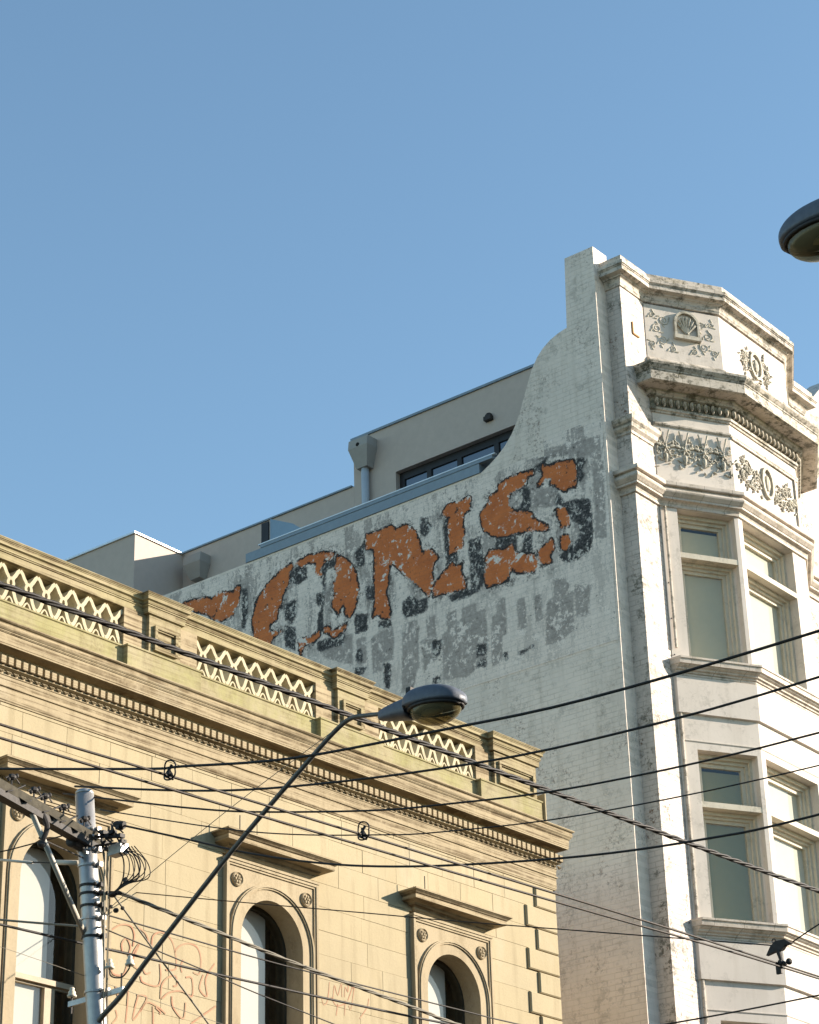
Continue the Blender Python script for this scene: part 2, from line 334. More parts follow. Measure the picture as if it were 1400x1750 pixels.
MAT['glass2'] = glass2('reflective_window')
def bowl(name):
    m = bpy.data.materials.new(name); m.use_nodes = True; n = m.node_tree.nodes; l = m.node_tree.links; n.clear()
    tr = n.new('ShaderNodeBsdfTransparent'); tr.inputs[0].default_value = (.55, .50, .36, 1)
    pr = n.new('ShaderNodeBsdfPrincipled'); pr.inputs['Base Color'].default_value = (.22, .18, .09, 1); pr.inputs['Roughness'].default_value = .18
    mx = n.new('ShaderNodeMixShader'); mx.inputs[0].default_value = .45; o = n.new('ShaderNodeOutputMaterial')
    l.new(tr.outputs[0], mx.inputs[1]); l.new(pr.outputs[0], mx.inputs[2]); l.new(mx.outputs[0], o.inputs[0]); return m
MAT['bowl'] = bowl('aged_clear_bowl')
MAT['dsash'] = flat('dark_weathered_sash', (.05, .045, .03), .6, 0, .3)
MAT['brickred'] = stone('brown_brick_front', (.16, .10, .075), 0, False)
MAT['egg'] = paint('mould_black_plaster', (.40, .36, .27), None, 0, 0, 1.0, .8, .6)

SIGN_ORANGE=[[(-2.27,16.9),(-2.18,16.98),(-2.1,17.01),(-2.09,17.12),(-1.96,17.15),(-1.91,17.26),(-1.69,17.3),(-1.52,17.31),(-1.31,17.28),(-1.29,17.22),(-1.41,17.21),(-1.44,17.1),(-1.58,17.07),(-1.75,17.05),(-1.76,16.9),(-1.68,16.74),(-1.37,16.62),(-1.35,16.54),(-1.26,16.43),(-1.09,16.32),(-1.1,16.25),(-1.37,16.33),(-1.62,16.36),(-1.78,16.39),(-1.99,16.44),(-2.1,16.48),(-2.22,16.61),(-2.27,16.76)],[(-1.12,17.31),(-1.02,17.25),(-0.83,17.25),(-0.57,17.19),(-0.55,17.06),(-0.57,16.76),(-0.67,16.8),(-0.76,16.75),(-0.91,16.9),(-1.01,16.95),(-0.99,17.04),(-1.07,17.08),(-1.13,17.03),(-1.22,16.97),(-1.23,17.04),(-1.13,17.11)],[(-0.96,16.52),(-0.78,16.51),(-0.72,16.37),(-0.72,16.2),(-0.86,16.19),(-0.87,16.32)],[(-0.87,16.08),(-0.76,16.06),(-0.71,15.94),(-0.8,15.83),(-0.88,15.88)],[(-2.14,16.25),(-2.01,16.22),(-1.86,16.17),(-1.73,16.23),(-1.7,16.07),(-1.47,15.97),(-1.37,15.94),(-1.31,15.79),(-1.36,15.68),(-1.65,15.75),(-1.81,15.88),(-1.83,15.68),(-2.21,15.69),(-2.26,15.89),(-2.2,16.02),(-2.24,16.15)],[(-1.28,16.01),(-1.14,16.02),(-1.03,16.09),(-1.0,15.92),(-1.09,15.83),(-1.05,15.73),(-1.22,15.74),(-1.27,15.87)],[(-2.98,17.12),(-2.89,17.24),(-2.77,17.23),(-2.65,17.23),(-2.48,17.24),(-2.45,17.22),(-2.46,17.02),(-2.6,17.02),(-2.6,16.66),(-2.64,16.46),(-2.74,16.44),(-2.87,16.42),(-2.87,16.75),(-2.86,17.04)],[(-3.13,16.06),(-3.0,16.16),(-2.83,16.27),(-2.76,16.17),(-2.65,16.21),(-2.68,16.05),(-2.6,15.9),(-2.6,15.79),(-2.81,15.81),(-3.05,15.84),(-3.18,15.84),(-3.19,15.96)],[(-4.46,17.26),(-4.22,17.24),(-3.96,17.26),(-3.86,17.14),(-3.77,17.18),(-3.67,17.17),(-3.5,17.0),(-3.44,16.84),(-3.42,16.71),(-3.37,16.58),(-3.31,16.65),(-3.21,16.6),(-3.09,16.44),(-3.2,16.35),(-3.21,16.03),(-3.29,15.89),(-3.41,16.03),(-3.65,16.28),(-3.94,16.62),(-4.0,16.67),(-4.03,16.48),(-4.05,16.31),(-4.1,16.16),(-4.02,15.86),(-4.03,15.75),(-4.17,15.78),(-4.28,15.88),(-4.38,15.84),(-4.32,15.98),(-4.31,16.37),(-4.3,16.97),(-4.45,17.02)],[(-8.32,17.28),(-8.08,17.26),(-7.81,17.23),(-7.67,17.16),(-7.55,17.22),(-7.2,17.14),(-7.16,17.22),(-7.07,17.21),(-7.08,17.08),(-7.11,16.88),(-7.21,16.84),(-7.22,16.73),(-7.48,16.73),(-7.69,16.82),(-7.78,16.94),(-8.05,17.04)],[(-6.81,16.53),(-6.72,16.83),(-6.48,17.06),(-6.17,17.22),(-5.98,17.25),(-5.94,17.21),(-6.01,17.12),(-6.05,16.92),(-6.18,16.75),(-6.2,16.58),(-6.27,16.6),(-6.29,16.4),(-6.45,16.34),(-6.45,16.22),(-6.18,16.16),(-6.37,16.11),(-6.43,16.03),(-6.48,15.98),(-6.74,16.15)],[(-5.89,17.22),(-5.67,17.29),(-5.34,17.24),(-5.1,17.16),(-5.15,17.08),(-5.32,17.08),(-5.4,16.95),(-5.32,16.86),(-5.37,16.83),(-5.48,16.93),(-5.48,17.11),(-5.65,17.18),(-5.76,17.13)],[(-5.04,17.1),(-4.83,16.94),(-4.68,16.7),(-4.63,16.44),(-4.67,16.21),(-4.74,16.05),(-4.8,15.98),(-4.89,16.07),(-4.92,16.26),(-5.03,16.12),(-5.17,16.29),(-5.11,16.43),(-5.13,16.64),(-5.04,16.75),(-5.09,16.92)],[(-5.83,15.91),(-5.63,15.89),(-5.43,15.94),(-5.41,15.87),(-5.52,15.79),(-5.74,15.81),(-5.78,15.65),(-5.82,15.72)],[(-5.33,15.96),(-5.22,15.95),(-5.17,15.85),(-4.88,15.89),(-4.91,15.81),(-5.12,15.75),(-5.2,15.81),(-5.31,15.89)]]
SIGN_DARK=[[(-0.92,16.86),(-0.77,16.59),(-0.53,16.56),(-0.37,16.51),(-0.32,16.4),(-0.32,15.87),(-0.39,15.7),(-0.59,15.62),(-0.79,15.63),(-0.95,15.72),(-0.93,15.8),(-0.72,15.88),(-0.57,15.95),(-0.56,16.16),(-0.67,16.27),(-0.74,16.46),(-0.94,16.59)],[(-2.53,16.54),(-2.28,16.54),(-2.24,16.15),(-2.26,15.76),(-2.42,15.66),(-2.49,15.85),(-2.52,16.2)],[(-1.57,17.09),(-1.37,17.02),(-1.37,16.64),(-1.6,16.71),(-1.5,16.89)],[(-1.28,17.33),(-1.01,17.41),(-1.15,17.19),(-1.23,17.2)],[(-0.54,17.21),(-0.42,17.2),(-0.34,17.12),(-0.46,16.97),(-0.36,16.9),(-0.49,16.79),(-0.54,16.89)],[(-1.99,16.54),(-1.82,16.5),(-1.64,16.33),(-1.65,16.07),(-1.9,16.19),(-2.05,16.25)],[(-1.49,16.32),(-1.37,16.3),(-1.39,15.96),(-1.59,16.03)],[(-3.77,15.94),(-3.62,15.98),(-3.46,15.86),(-3.3,15.88),(-3.31,15.64),(-3.72,15.64),(-3.82,15.79)],[(-2.93,15.77),(-2.57,15.78),(-2.33,15.81),(-2.3,15.68),(-2.54,15.64),(-2.88,15.65)],[(-2.98,17.05),(-2.86,17.03),(-2.88,16.46),(-2.74,16.42),(-2.71,16.23),(-2.83,16.3),(-2.95,16.25)],[(-4.74,16.02),(-4.44,15.95),(-4.45,15.65),(-4.71,15.67)],[(-4.26,15.77),(-3.99,15.7),(-4.01,15.6),(-4.24,15.62)],[(-4.7,17.02),(-4.48,17.19),(-4.49,16.72),(-4.64,16.77)],[(-4.5,16.41),(-4.31,16.37),(-4.31,16.12),(-4.46,16.17)],[(-3.89,16.86),(-3.76,16.87),(-3.58,16.88),(-3.62,16.75),(-3.72,16.73),(-3.8,16.68)],[(-3.39,17.19),(-3.25,17.17),(-3.19,16.98),(-3.32,16.84),(-3.42,16.96)],[(-6.05,17.08),(-5.89,17.17),(-5.66,17.08),(-5.66,16.87),(-5.88,16.85),(-6.01,16.93)],[(-6.15,16.61),(-5.88,16.62),(-5.89,16.35),(-5.98,16.2),(-6.12,16.33)],[(-5.5,16.59),(-5.35,16.57),(-5.33,16.34),(-5.46,16.36)],[(-5.37,17.08),(-5.1,17.11),(-5.07,16.92),(-5.26,16.91),(-5.33,16.2),(-5.33,15.96),(-5.47,15.84),(-5.46,16.22),(-5.33,16.41)],[(-6.13,16.24),(-5.9,16.13),(-5.89,15.74),(-6.14,15.88)],[(-7.03,17.13),(-6.9,17.14),(-6.89,16.7),(-6.96,16.39),(-7.03,16.44)],[(-5.47,15.78),(-4.88,15.76),(-4.94,15.58),(-5.47,15.58)],[(-4.76,15.14),(-4.49,15.09),(-4.56,14.99),(-4.71,15.01)],[(-4.18,15.06),(-4.03,15.02),(-4.05,14.58),(-4.16,14.64)],[(-3.29,14.57),(-3.11,14.58),(-3.11,14.46),(-3.27,14.47)],[(-2.42,14.6),(-2.29,14.6),(-2.29,14.45),(-2.45,14.51)],[(-1.73,14.54),(-1.44,14.57),(-1.42,14.53),(-1.67,14.48)],[(-3.76,14.55),(-3.63,14.55),(-3.64,14.35),(-3.77,14.39)],[(-4.7,15.43),(-4.58,15.42),(-4.56,15.13),(-4.71,15.25)],[(-1.99,14.6),(-1.91,14.59),(-1.91,14.46),(-1.98,14.48)],[(-3.25,15.14),(-3.08,15.13),(-3.1,14.87),(-3.23,14.89)],[(-2.45,14.85),(-2.27,14.81),(-2.28,14.64),(-2.46,14.65)]]
SIGN_GREY=[[(-4.26,15.61),(-3.97,15.55),(-3.98,15.05),(-4.22,15.07)],[(-3.8,15.44),(-3.47,15.46),(-3.52,14.8),(-3.62,14.47),(-3.86,14.49)],[(-3.08,15.19),(-2.61,15.37),(-2.25,15.38),(-2.29,14.56),(-2.66,14.4),(-3.07,14.47)],[(-1.19,15.17),(-0.71,15.18),(-0.75,14.58),(-0.97,14.49),(-1.25,14.48)],[(-0.7,15.26),(-0.41,15.17),(-0.48,14.84),(-0.7,14.76)],[(-2.16,15.23),(-1.96,15.21),(-2.0,14.48),(-2.2,14.42)],[(-3.46,15.22),(-3.27,15.2),(-3.28,14.85),(-3.43,14.65)],[(-5.44,15.75),(-4.75,15.71),(-4.76,15.18),(-5.35,15.48)],[(-1.05,15.46),(-0.85,15.41),(-0.76,15.28),(-0.83,15.15),(-1.05,15.2)],[(-1.16,16.93),(-0.91,16.9),(-0.94,16.55),(-1.34,16.68),(-1.36,16.84)],[(-1.38,17.58),(-0.46,17.48),(-0.1,17.43),(-0.09,16.99),(-0.32,17.17),(-0.56,17.29),(-1.01,17.37),(-1.3,17.4)],[(-0.29,17.08),(-0.07,17.0),(-0.1,15.79),(-0.3,15.86),(-0.27,16.47)],[(-3.97,16.88),(-3.51,16.9),(-3.59,16.83),(-3.77,16.69)],[(-4.7,15.6),(-4.5,15.59),(-4.48,15.14),(-4.68,15.14)],[(-4.41,15.55),(-4.22,15.55),(-4.19,14.94),(-4.38,14.94)],[(-3.73,15.58),(-3.51,15.57),(-3.49,14.77),(-3.7,14.77)],[(-3.35,15.55),(-3.17,15.54),(-3.15,14.82),(-3.33,14.82)],[(-2.98,15.51),(-2.79,15.51),(-2.77,14.83),(-2.96,14.83)],[(-2.7,15.51),(-2.42,15.51),(-2.42,15.27),(-2.69,15.27)],[(-2.43,15.31),(-2.25,15.31),(-2.24,14.68),(-2.42,14.68)],[(-2.06,15.44),(-1.9,15.44),(-1.89,14.85),(-2.05,14.85)],[(-1.71,15.33),(-1.55,15.33),(-1.54,14.86),(-1.7,14.86)],[(-1.4,15.32),(-1.27,15.31),(-1.26,14.89),(-1.4,14.89)],[(-1.05,15.25),(-0.88,15.25),(-0.88,14.59),(-1.05,14.59)],[(-0.63,15.16),(-0.48,15.16),(-0.48,14.74),(-0.63,14.74)],[(-4.11,15.61),(-3.97,15.61),(-3.95,15.24),(-4.1,15.24)]]
GRAF=[[(14.398,7.923),(14.506,7.993),(14.633,8.007),(14.684,7.933),(14.672,7.821)],[(14.729,8.015),(14.828,7.974),(14.879,7.887)],[(14.548,7.725),(14.528,7.817),(14.59,7.877),(14.64,7.803),(14.612,7.713)],[(14.647,7.624),(14.691,7.729),(14.751,7.861),(14.674,7.75),(14.662,7.651),(14.759,7.61)],[(14.912,7.869),(14.925,7.969),(15.022,8.026),(15.138,8.0),(15.207,7.903),(15.236,7.737),(15.196,7.693),(15.098,7.674)],[(15.208,7.866),(15.272,7.94),(15.388,7.988),(15.507,7.974),(15.559,7.873),(15.545,7.722),(15.461,7.719)],[(14.777,7.553),(14.811,7.5),(14.989,7.497),(15.035,7.578),(15.023,7.72)],[(15.312,7.69),(15.294,7.748),(15.325,7.816)],[(15.041,7.386),(15.053,7.521),(15.132,7.608),(15.23,7.638),(15.249,7.557),(15.2,7.536)],[(15.363,7.651),(15.446,7.655),(15.45,7.484),(15.316,7.509),(15.153,7.467),(15.057,7.389)],[(14.736,7.367),(14.864,7.366),(14.788,7.234),(14.697,7.124),(14.709,7.22),(14.752,7.358)],[(14.904,7.613),(14.84,7.589),(14.807,7.631)],[(14.789,7.222),(14.865,7.319),(14.994,7.306),(15.109,7.255)],[(14.946,7.298),(14.951,7.132)],[(15.186,7.437),(15.205,7.332),(15.339,7.247),(15.368,7.409)],[(15.596,7.72),(15.548,7.576),(15.65,7.521),(15.63,7.689),(15.747,7.86)],[(15.439,7.217),(15.603,7.33),(15.77,7.445)],[(14.466,7.4),(14.517,7.303),(14.623,7.405),(14.604,7.084)],[(14.395,7.6),(14.43,7.512),(14.556,7.523),(14.6,7.615)],[(14.475,7.179),(14.493,7.112),(14.434,7.043)],[(14.979,7.292),(15.045,7.256),(15.029,7.241)]]
GRAF2=[[(17.395,7.985),(17.381,7.878),(17.354,7.77),(17.304,7.735),(17.279,7.791)],[(17.443,7.803),(17.47,7.964),(17.519,7.869),(17.573,8.001),(17.583,7.863)],[(17.621,7.87),(17.636,7.977),(17.673,7.932),(17.688,8.022),(17.739,7.996),(17.671,7.844)],[(17.751,7.981),(17.778,8.021),(17.721,7.766)],[(17.518,7.782),(17.49,7.656)],[(17.633,7.837),(17.617,7.679)],[(17.683,7.794),(17.708,7.746)],[(17.995,7.92),(17.967,7.827),(17.847,7.684)],[(17.418,7.833),(17.492,7.76),(17.594,7.787),(17.671,7.827)]]
LK = 1.25
# ------------------------------------------------------------------ ground
def sheet(name, x0, x1, o0, o1, z, mat):
    mb = MB(); P = [W.W(x, o, z) for x, o in ((x0, o0), (x1, o0), (x1, o1), (x0, o1))]
    me = bpy.data.meshes.new(name); me.from_pydata([tuple(p) for p in P], [], [(0, 1, 2, 3)]); me.materials.append(mat)
    o = bpy.data.objects.new(name, me); COL.objects.link(o); o['kind'] = 'structure'; return o
sheet('ground', -900, 1500, -900, 1200, -.13, MAT['paving'])
sheet('road', -300, 400, 4.4, 20, -.126, MAT['asphalt'])
def slab(name, x0, x1, o0, o1):
    mb = MB(lambda x, o, z: (x, o, z)); mb.box(x0, x1, o0, o1, -.2, 0)
    me = bpy.data.meshes.new(name); me.from_pydata([tuple(W.W(x, o, z)) for x, o, z in mb.v], [], mb.f); me.materials.append(MAT['paving'])
    o = bpy.data.objects.new(name, me); COL.objects.link(o); o['kind'] = 'structure'
slab('pavement', -60, 80, -.2, 4.4)
slab('far_pavement', -60, 80, 14.5, 19)
# ================================================================== ROW ACROSS THE STREET (unseen behind the camera, added to cut sky fill on the facades)
OB = root('unseen_shop_terrace', L, 12, 22, 0, 'plain brown brick shop terrace out of view across the street, added to darken the street-side light', 'building')
m = MB(); m.box(-40, 62, 22, 32, 0, 9.6); m.box(-40, 62, 21.9, 22.2, 9.6, 10.6); m.build('wall', MAT['brickred'], OB)
m = MB(); m.box(-40, 62, 21.6, 22.25, 10.6, 10.8); m.box(-40, 62, 18.8, 22, 3.4, 3.6); m.build('cornice', MAT['joint'], OB)
for k in range(16):
    m = MB(); m.box(-36+k*6, -34.6+k*6, 21.95, 22.1, 5.2, 7.8); m.build('window', MAT['dframe'], OB)
# ================================================================== LEFT BUILDING (cream stone, two storeys)
LB = root('stone_building', L, 17, 0, 0, 'cream stone two storey building with pierced parapet and arched windows', 'building')
X0, X1 = 10.6, 21.28
CX = [13.68, 16.515, 19.35]                     # window axes
m = MB()
m.box(X0, X1-.02, -.5, -.02, 9.0, 10.55); m.box(X0, X1-.02, -.5, -.02, 0, 6.2)
xs = [X0]+[c+s*.60 for c in CX for s in (-1, 1)]+[X1-.02]
for i in range(0, len(xs), 2): m.box(xs[i], xs[i+1], -.5, -.02, 6.2, 9.0)
m.box(X0, X1-.02, -12, -.5, 10.30, 10.40)
m.box(X1-.32, X1-.02, -12, -.5, 0, 11.3); m.box(X0, X1-.3, -12.3, -12, 0, 11.3); m.box(X0-.3, X0, -12, -.02, 0, 11.3)
wallo = m.build('wall', MAT['joint'], LB)
m = MB(); m.box(X1-.019, X1-.001, -12, -.03, 0, 11.0); m.build('side_render', MAT['stone'], LB)
H = .2525; random.seed(3)
def free(x0, x1, z0, z1):
    return all(x1 <= c-.665+.001 or x0 >= c+.665-.001 or z0 > 8.99 for c in CX)
rows = []
z = 9.768; k = 0
while z > 6.9:
    rows.append((z-H, z)); z -= H
for r, (za, zb) in enumerate(rows):
    right = 20.905 if r % 2 == 0 else 20.72
    segs = [(X0+.4, right)]
    if za < 8.985:
        segs = []; p = X0+.4
        for c in CX: segs.append((p, c-.667)); p = c+.667
        segs.append((p, right))
    for a, b in segs:
        n = max(1, round((b-a)/random.uniform(.52, .7))); off = random.uniform(-.12, .12)
        cuts = [a]+[a+(b-a)*(i/n)+off*(1 if n > 1 else 0)*random.uniform(.4, 1) for i in range(1, n)]+[b]
        for i in range(n):
            pr = random.uniform(-.0025, .0025)
            MB().block(cuts[i]+.001, cuts[i+1]-.001, -.03, pr, za+.001, zb-.001, .002).build('stone_block', MAT['stone'], LB)
    # quoin of the course, standing proud
    MB().block(right+.002, X1+.012, -.2, .032, za+.006, zb-.006, .012).build('quoin', MAT['stone'], LB)
# long plain course under the architrave
cuts = [X0, 11.9, 12.93, 13.9, 14.9, 15.75, 16.7, 17.6, 18.45, 19.5, 20.35, X1]
for a, b in zip(cuts[:-1], cuts[1:]): MB().block(a+.0015, b-.0015, -.03, .002, 9.771, 9.80, .002).build('stone_block', MAT['stone'], LB)
# architrave, frieze, cornice
PATH = [(X0, 0), (X1+.03, 0), (X1+.03, -.6)]
MB().sweep(PATH, [(-.06, 9.803), (.012, 9.803), (.014, 9.815), (.02, 9.822), (.02, 9.944), (.034, 9.950), (.034, 9.965), (.022, 9.97), (.022, 10.02), (-.06, 10.02)]).build('architrave', MAT['mould'], LB)
CO = MB().sweep(PATH, [(-.06, 10.022), (.024, 10.022), (.026, 10.055), (.034, 10.06), (.034, 10.066), (.024, 10.072), (.018, 10.105), (.05, 10.12), (.066, 10.126), (.066, 10.140), (.012, 10.142), (.012, 10.288),
    (.06, 10.292), (.136, 10.302), (.136, 10.318), (.14, 10.320), (.145, 10.415), (.152, 10.418), (.156, 10.425), (.160, 10.428), (.160, 10.436), (.166, 10.440), (.176, 10.452), (.180, 10.472), (.178, 10.486), (.172, 10.494), (.176, 10.502), (.190, 10.508), (.200, 10.518), (.200, 10.528), (.18, 10.535), (-.06, 10.56)]).build('cornice', MAT['mould'], LB)
dm = MB().box(-.028, .028, .010, .092, 10.143, 10.222); me = dm.mesh('dentil'); me.materials.append(MAT['mould'])
lm = MB().add([(-.030, .036, 10.104), (.030, .036, 10.104), (-.022, .052, 10.085), (.022, .052, 10.085), (0, .03, 10.066), (-.026, .022, 10.098), (.026, .022, 10.098), (0, .058, 10.092)], [(0, 1, 7), (0, 7, 2), (1, 3, 7), (2, 7, 4), (3, 4, 7), (0, 2, 4, 5), (1, 6, 4, 3), (5, 6, 1, 0)]); lme = lm.mesh('carved_leaf'); lme.materials.append(MAT['mould'])
x = 11.9
while x < X1+.08:
    inst('dentil', me, CO, x, 0, 0, LB); inst('carved_leaf', lme, CO, x+.02, 0, 0, LB); x += .0884
# parapet
def jog(reps, o0, o1, xend):
    p = [(X0, o0)]
    for a, b in reps: p += [(a, o0), (a, o1), (b, o1)]+([(b, o0)] if b < xend-.01 else [])
    return p+([(xend, o0)] if reps[-1][1] < xend-.01 else [(xend, -.6)])
PED = [(12.03, 12.47), (14.84, 15.28), (17.66, 18.10), (20.37, 21.16)]
WING = [(11.72, 12.76), (14.54, 15.56), (17.36, 18.38), (20.08, 21.22)]
XE = 21.16
PA = MB().sweep(jog(WING, -.12, -.05, 21.24), [(-.22, 10.50), (.0, 10.50), (.0, 10.868), (.012, 10.876), (.012, 10.892), (-.02, 10.90), (-.22, 10.90)])
PA.build('parapet_plinth', MAT['plinth'], LB)
for i, (a, b) in enumerate(WING):
    pa, pb = PED[i]
    m = MB(); m.box(a, pa+.01, -.34, -.118, 10.895, 11.315); 
    if i < 3: m.box(pb-.01, b, -.34, -.118, 10.895, 11.315)
    m.build('parapet_pier', MAT['mould'], LB)
    m = MB(); m.box(pa, pb, -.34, -.070, 10.896, 11.315)
    # raised frame round a sunk panel
    zt, zb2, e = 11.20, 10.93, .05
    xa, xb = pa+.06, pb-(.06 if i < 3 else .06)
    m.box(xa, xa+.035, -.08, -.038, zb2, zt); m.box(xb-.035, xb, -.08, -.038, zb2, zt)
    m.box(xa+.035, xb-.035, -.08, -.039, zt-.03, zt); m.box(xa+.035, xb-.035, -.08, -.039, zb2, zb2+.03)
    m.box(xa+.035, xb-.035, -.08, -.052, zt-.046, zt-.03)
    m.build('pedestal', MAT['coping'], LB)
COP = [(-.24, 11.30), (-.03, 11.30), (.038, 11.318), (.042, 11.385), (.052, 11.39), (.052, 11.402), (.06, 11.405), (.06, 11.418), (.050, 11.424), (.056, 11.44), (.078, 11.452), (.078, 11.484), (.084, 11.488), (.084, 11.497), (.092, 11.50), (.095, 11.509), (.10, 11.512), (.10, 11.522), (-.24, 11.545)]
MB().sweep(jog(PED, -.165, -.085, XE), COP).build('coping', MAT['coping'], LB)
# pierced lattice panels
p = .2265
for (a, b) in ((12.76, 14.54), (15.56, 17.36), (18.38, 20.08)):
    m = MB(); zt, zm, zb2 = 11.268, 11.112, 10.912
    n = int(round((b-a)/p)); q = (b-a)/n
    wd = .040; o0, o1 = -.27, -.14
    for k in range(n+1):
        xc = a+k*q
        if k < n:
            xr = xc+q/2
            m.strap([(xr+.036*cos(t*pi/4), zm+.05*sin(t*pi/4)) for t in range(8)], .034, o0, o1, True)
            m.strap([(xc, zt+.008), (xc+q*.13, zt-.018), (xc+q*.25, zt-.065), (xc+q*.33, zm+.070), (xr-.020, zm+.035)], wd, o0, o1-.002)
            m.strap([(xr-.02, zm-.035), (xc+q*.31, zm-.085), (xc+q*.23, zm-.135), (xc+q*.13, zb2+.022), (xc, zb2+.004)], wd, o0, o1-.001)
            m.strap([(xr+.02, zm+.035), (xc+q*.67, zm+.070), (xc+q*.75, zt-.065), (xc+q*.87, zt-.018), (xc+q, zt+.008)], wd, o0, o1-.003)
            m.strap([(xr+.02, zm-.035), (xc+q*.69, zm-.085), (xc+q*.77, zm-.135), (xc+q*.87, zb2+.022), (xc+q, zb2+.004)], wd, o0, o1-.004)
        if k < n: m.strap([(xr-.045, zb2-.0), (xr-.02, zb2+.045), (xr, zb2+.058), (xr+.02, zb2+.045), (xr+.045, zb2)], .018, o0, o1-.012)
    m.box(a, b, o0, o1-.006, zb2-.022, zb2-.004)
    m.build('lattice_panel', MAT['lattice'], LB)
# windows
def arc(cx, zs, r, n=20): return [(cx+r*cos(pi-pi*i/n), zs+r*sin(pi*i/n)) for i in range(n+1)]
def band(m, cx, zs, r0, r1, zb, o0, o1, n=22):
    A, B = arc(cx, zs, r0, n), arc(cx, zs, r1, n)
    A = [(cx-r0, zb)]+A+[(cx+r0, zb)]; B = [(cx-r1, zb)]+B+[(cx+r1, zb)]
    for i in range(len(A)-1):
        m.hexa([(A[i][0], o0, A[i][1]), (A[i+1][0], o0, A[i+1][1]), (A[i+1][0], o1, A[i+1][1]), (A[i][0], o1, A[i][1]),
                (B[i][0], o0, B[i][1]), (B[i+1][0], o0, B[i+1][1]), (B[i+1][0], o1, B[i+1][1]), (B[i][0], o1, B[i][1])])
def archplate(m, xl, xr, zb, zt, cx, zs, r, o0, o1, n=22):
    A = arc(cx, zs, r, n)
    for i in range(n):
        (xa, za), (xb, zc) = A[i], A[i+1]
        m.hexa([(xa, o0, za), (xb, o0, zc), (xb, o1, zc), (xa, o1, za), (xa, o0, zt), (xb, o0, zt), (xb, o1, zt), (xa, o1, zt)])
    m.box(xl, cx-r, o0, o1, zb, zt); m.box(cx+r, xr, o0, o1, zb, zt)
ZS, R0, ZB = 8.195, .445, 6.6
HOODP = [(-.05, 8.985), (.0, 8.985), (.022, 8.99), (.028, 9.02), (.04, 9.03), (.05, 9.052), (.09, 9.07), (.10, 9.084), (.195, 9.092), (.20, 9.094), (.20, 9.142), (.212, 9.146), (.222, 9.158), (.242, 9.172), (.25, 9.176), (.25, 9.192), (-.05, 9.225)]
for i, c in enumerate(CX):
    xl, xr = c-.665, c+.665
    m = MB(); archplate(m, xl, xr, ZB, 8.95, c, ZS, .595, -.06, .032); SU = m.build('window_surround', MAT['mouldw'], LB)
    m = MB(); band(m, c, ZS, R0, .598, ZB, -.25, .044)
    m.build('arch_ring', MAT['mouldw'], SU, top=LB)
    m = MB(); band(m, c, ZS, .555, .605, ZB, .03, .060); band(m, c, ZS, .572, .590, ZB, .06, .072); m.build('arch_moulding', MAT['mouldw'], SU, top=LB)
    m = MB(); 
    for a, b, o in ((0, .028, .06), (.028, .05, .048)):
        m.box(xl+a, xl+b, .03, o, ZB, 8.95-a); m.box(xr-b, xr-a, .03, o, ZB, 8.95-a); m.box(xl+b, xr-b, .03, o-.001, 8.95-b, 8.95-a)
    m.box(xl-.008, xr+.008, -.02, .070, 8.951, 8.975); m.build('frame_border', MAT['mouldw'], SU, top=LB)
    for s in (-1, 1):
        cc = (c+s*.50, .03, 8.765); m = MB()
        m.lathe(cc, [(.076, 0), (.076, .022), (.066, .030), (.060, .022), (.052, .014)], (0, 1, 0), 20)
        for k in range(6): m.blob((cc[0]+.032*cos(k*pi/3), .05, cc[2]+.032*sin(k*pi/3)), .017, .012, .017, 0, 6, 4)
        m.blob((cc[0], .052, cc[2]), .014, .016, .014, 0, 6, 4); m.build('rosette', MAT['mouldw'], SU, top=LB)
    MB().sweep([(c-.585, -.1), (c-.585, 0), (c+.57, 0), (c+.57, -.1)], HOODP).build('hood', MAT['mould'], LB)
    m = MB(); m.box(c-.60, c+.585, -.02, .012, 8.976, 9.0); m.build('hood_bed', MAT['mouldw'], LB)
    m = MB(); m.box(c-.43, c+.43, -.24, -.20, 7.30, 7.35); m.box(c+.10, c+.22, -.235, -.19, ZB, 7.30); m.box(c-.43, c-.36, -.235, -.19, ZB, 7.30)
    m.box(c-.43, c+.43, -.20, -.165, 7.322, 7.372)
    WI = m.build('window', MAT['sash'], LB)
    m = MB(); band(m, c, ZS, R0-.035, R0+.02, ZB, -.30, -.188); m.build('sash_frame', MAT['dsash'], WI, top=LB)
    me_, f = [], []
    A = arc(c, ZS, R0-.02, 22)
    m = MB().add([(x_, -.225, z_) for x_, z_ in [(c-R0+.02, ZB)]+A+[(c+R0-.02, ZB)]], [tuple(range(25))]); m.build('pane', MAT['glass'], WI, top=LB)
    xb = c+(.20 if i else .16)  # blind stops near the reveal's shadow edge, so that shade is shaped in
    m = MB(); m.box(c-.44, xb, -.262, -.255, ZB, ZS+.44); m.build('blind', MAT['blind'], WI, top=LB)
    m = MB(); m.box(c-.5, c+.5, -.50, -.48, ZB, 8.9); m.build('dark_room', MAT['dark'], WI, top=LB)  # near-black panel stands for the shaded glass and unlit room
for i, c in enumerate(CX[1:]):
    m = MB(); m.tube([(c-.63, .20, 9.19), (c-.63, .20, 9.36)], .006, 5); m.tube([(c-.70, .10, 9.19), (c-.70, .10, 9.25)], .005, 5); m.build('bird_rod', MAT['iron'], LB)
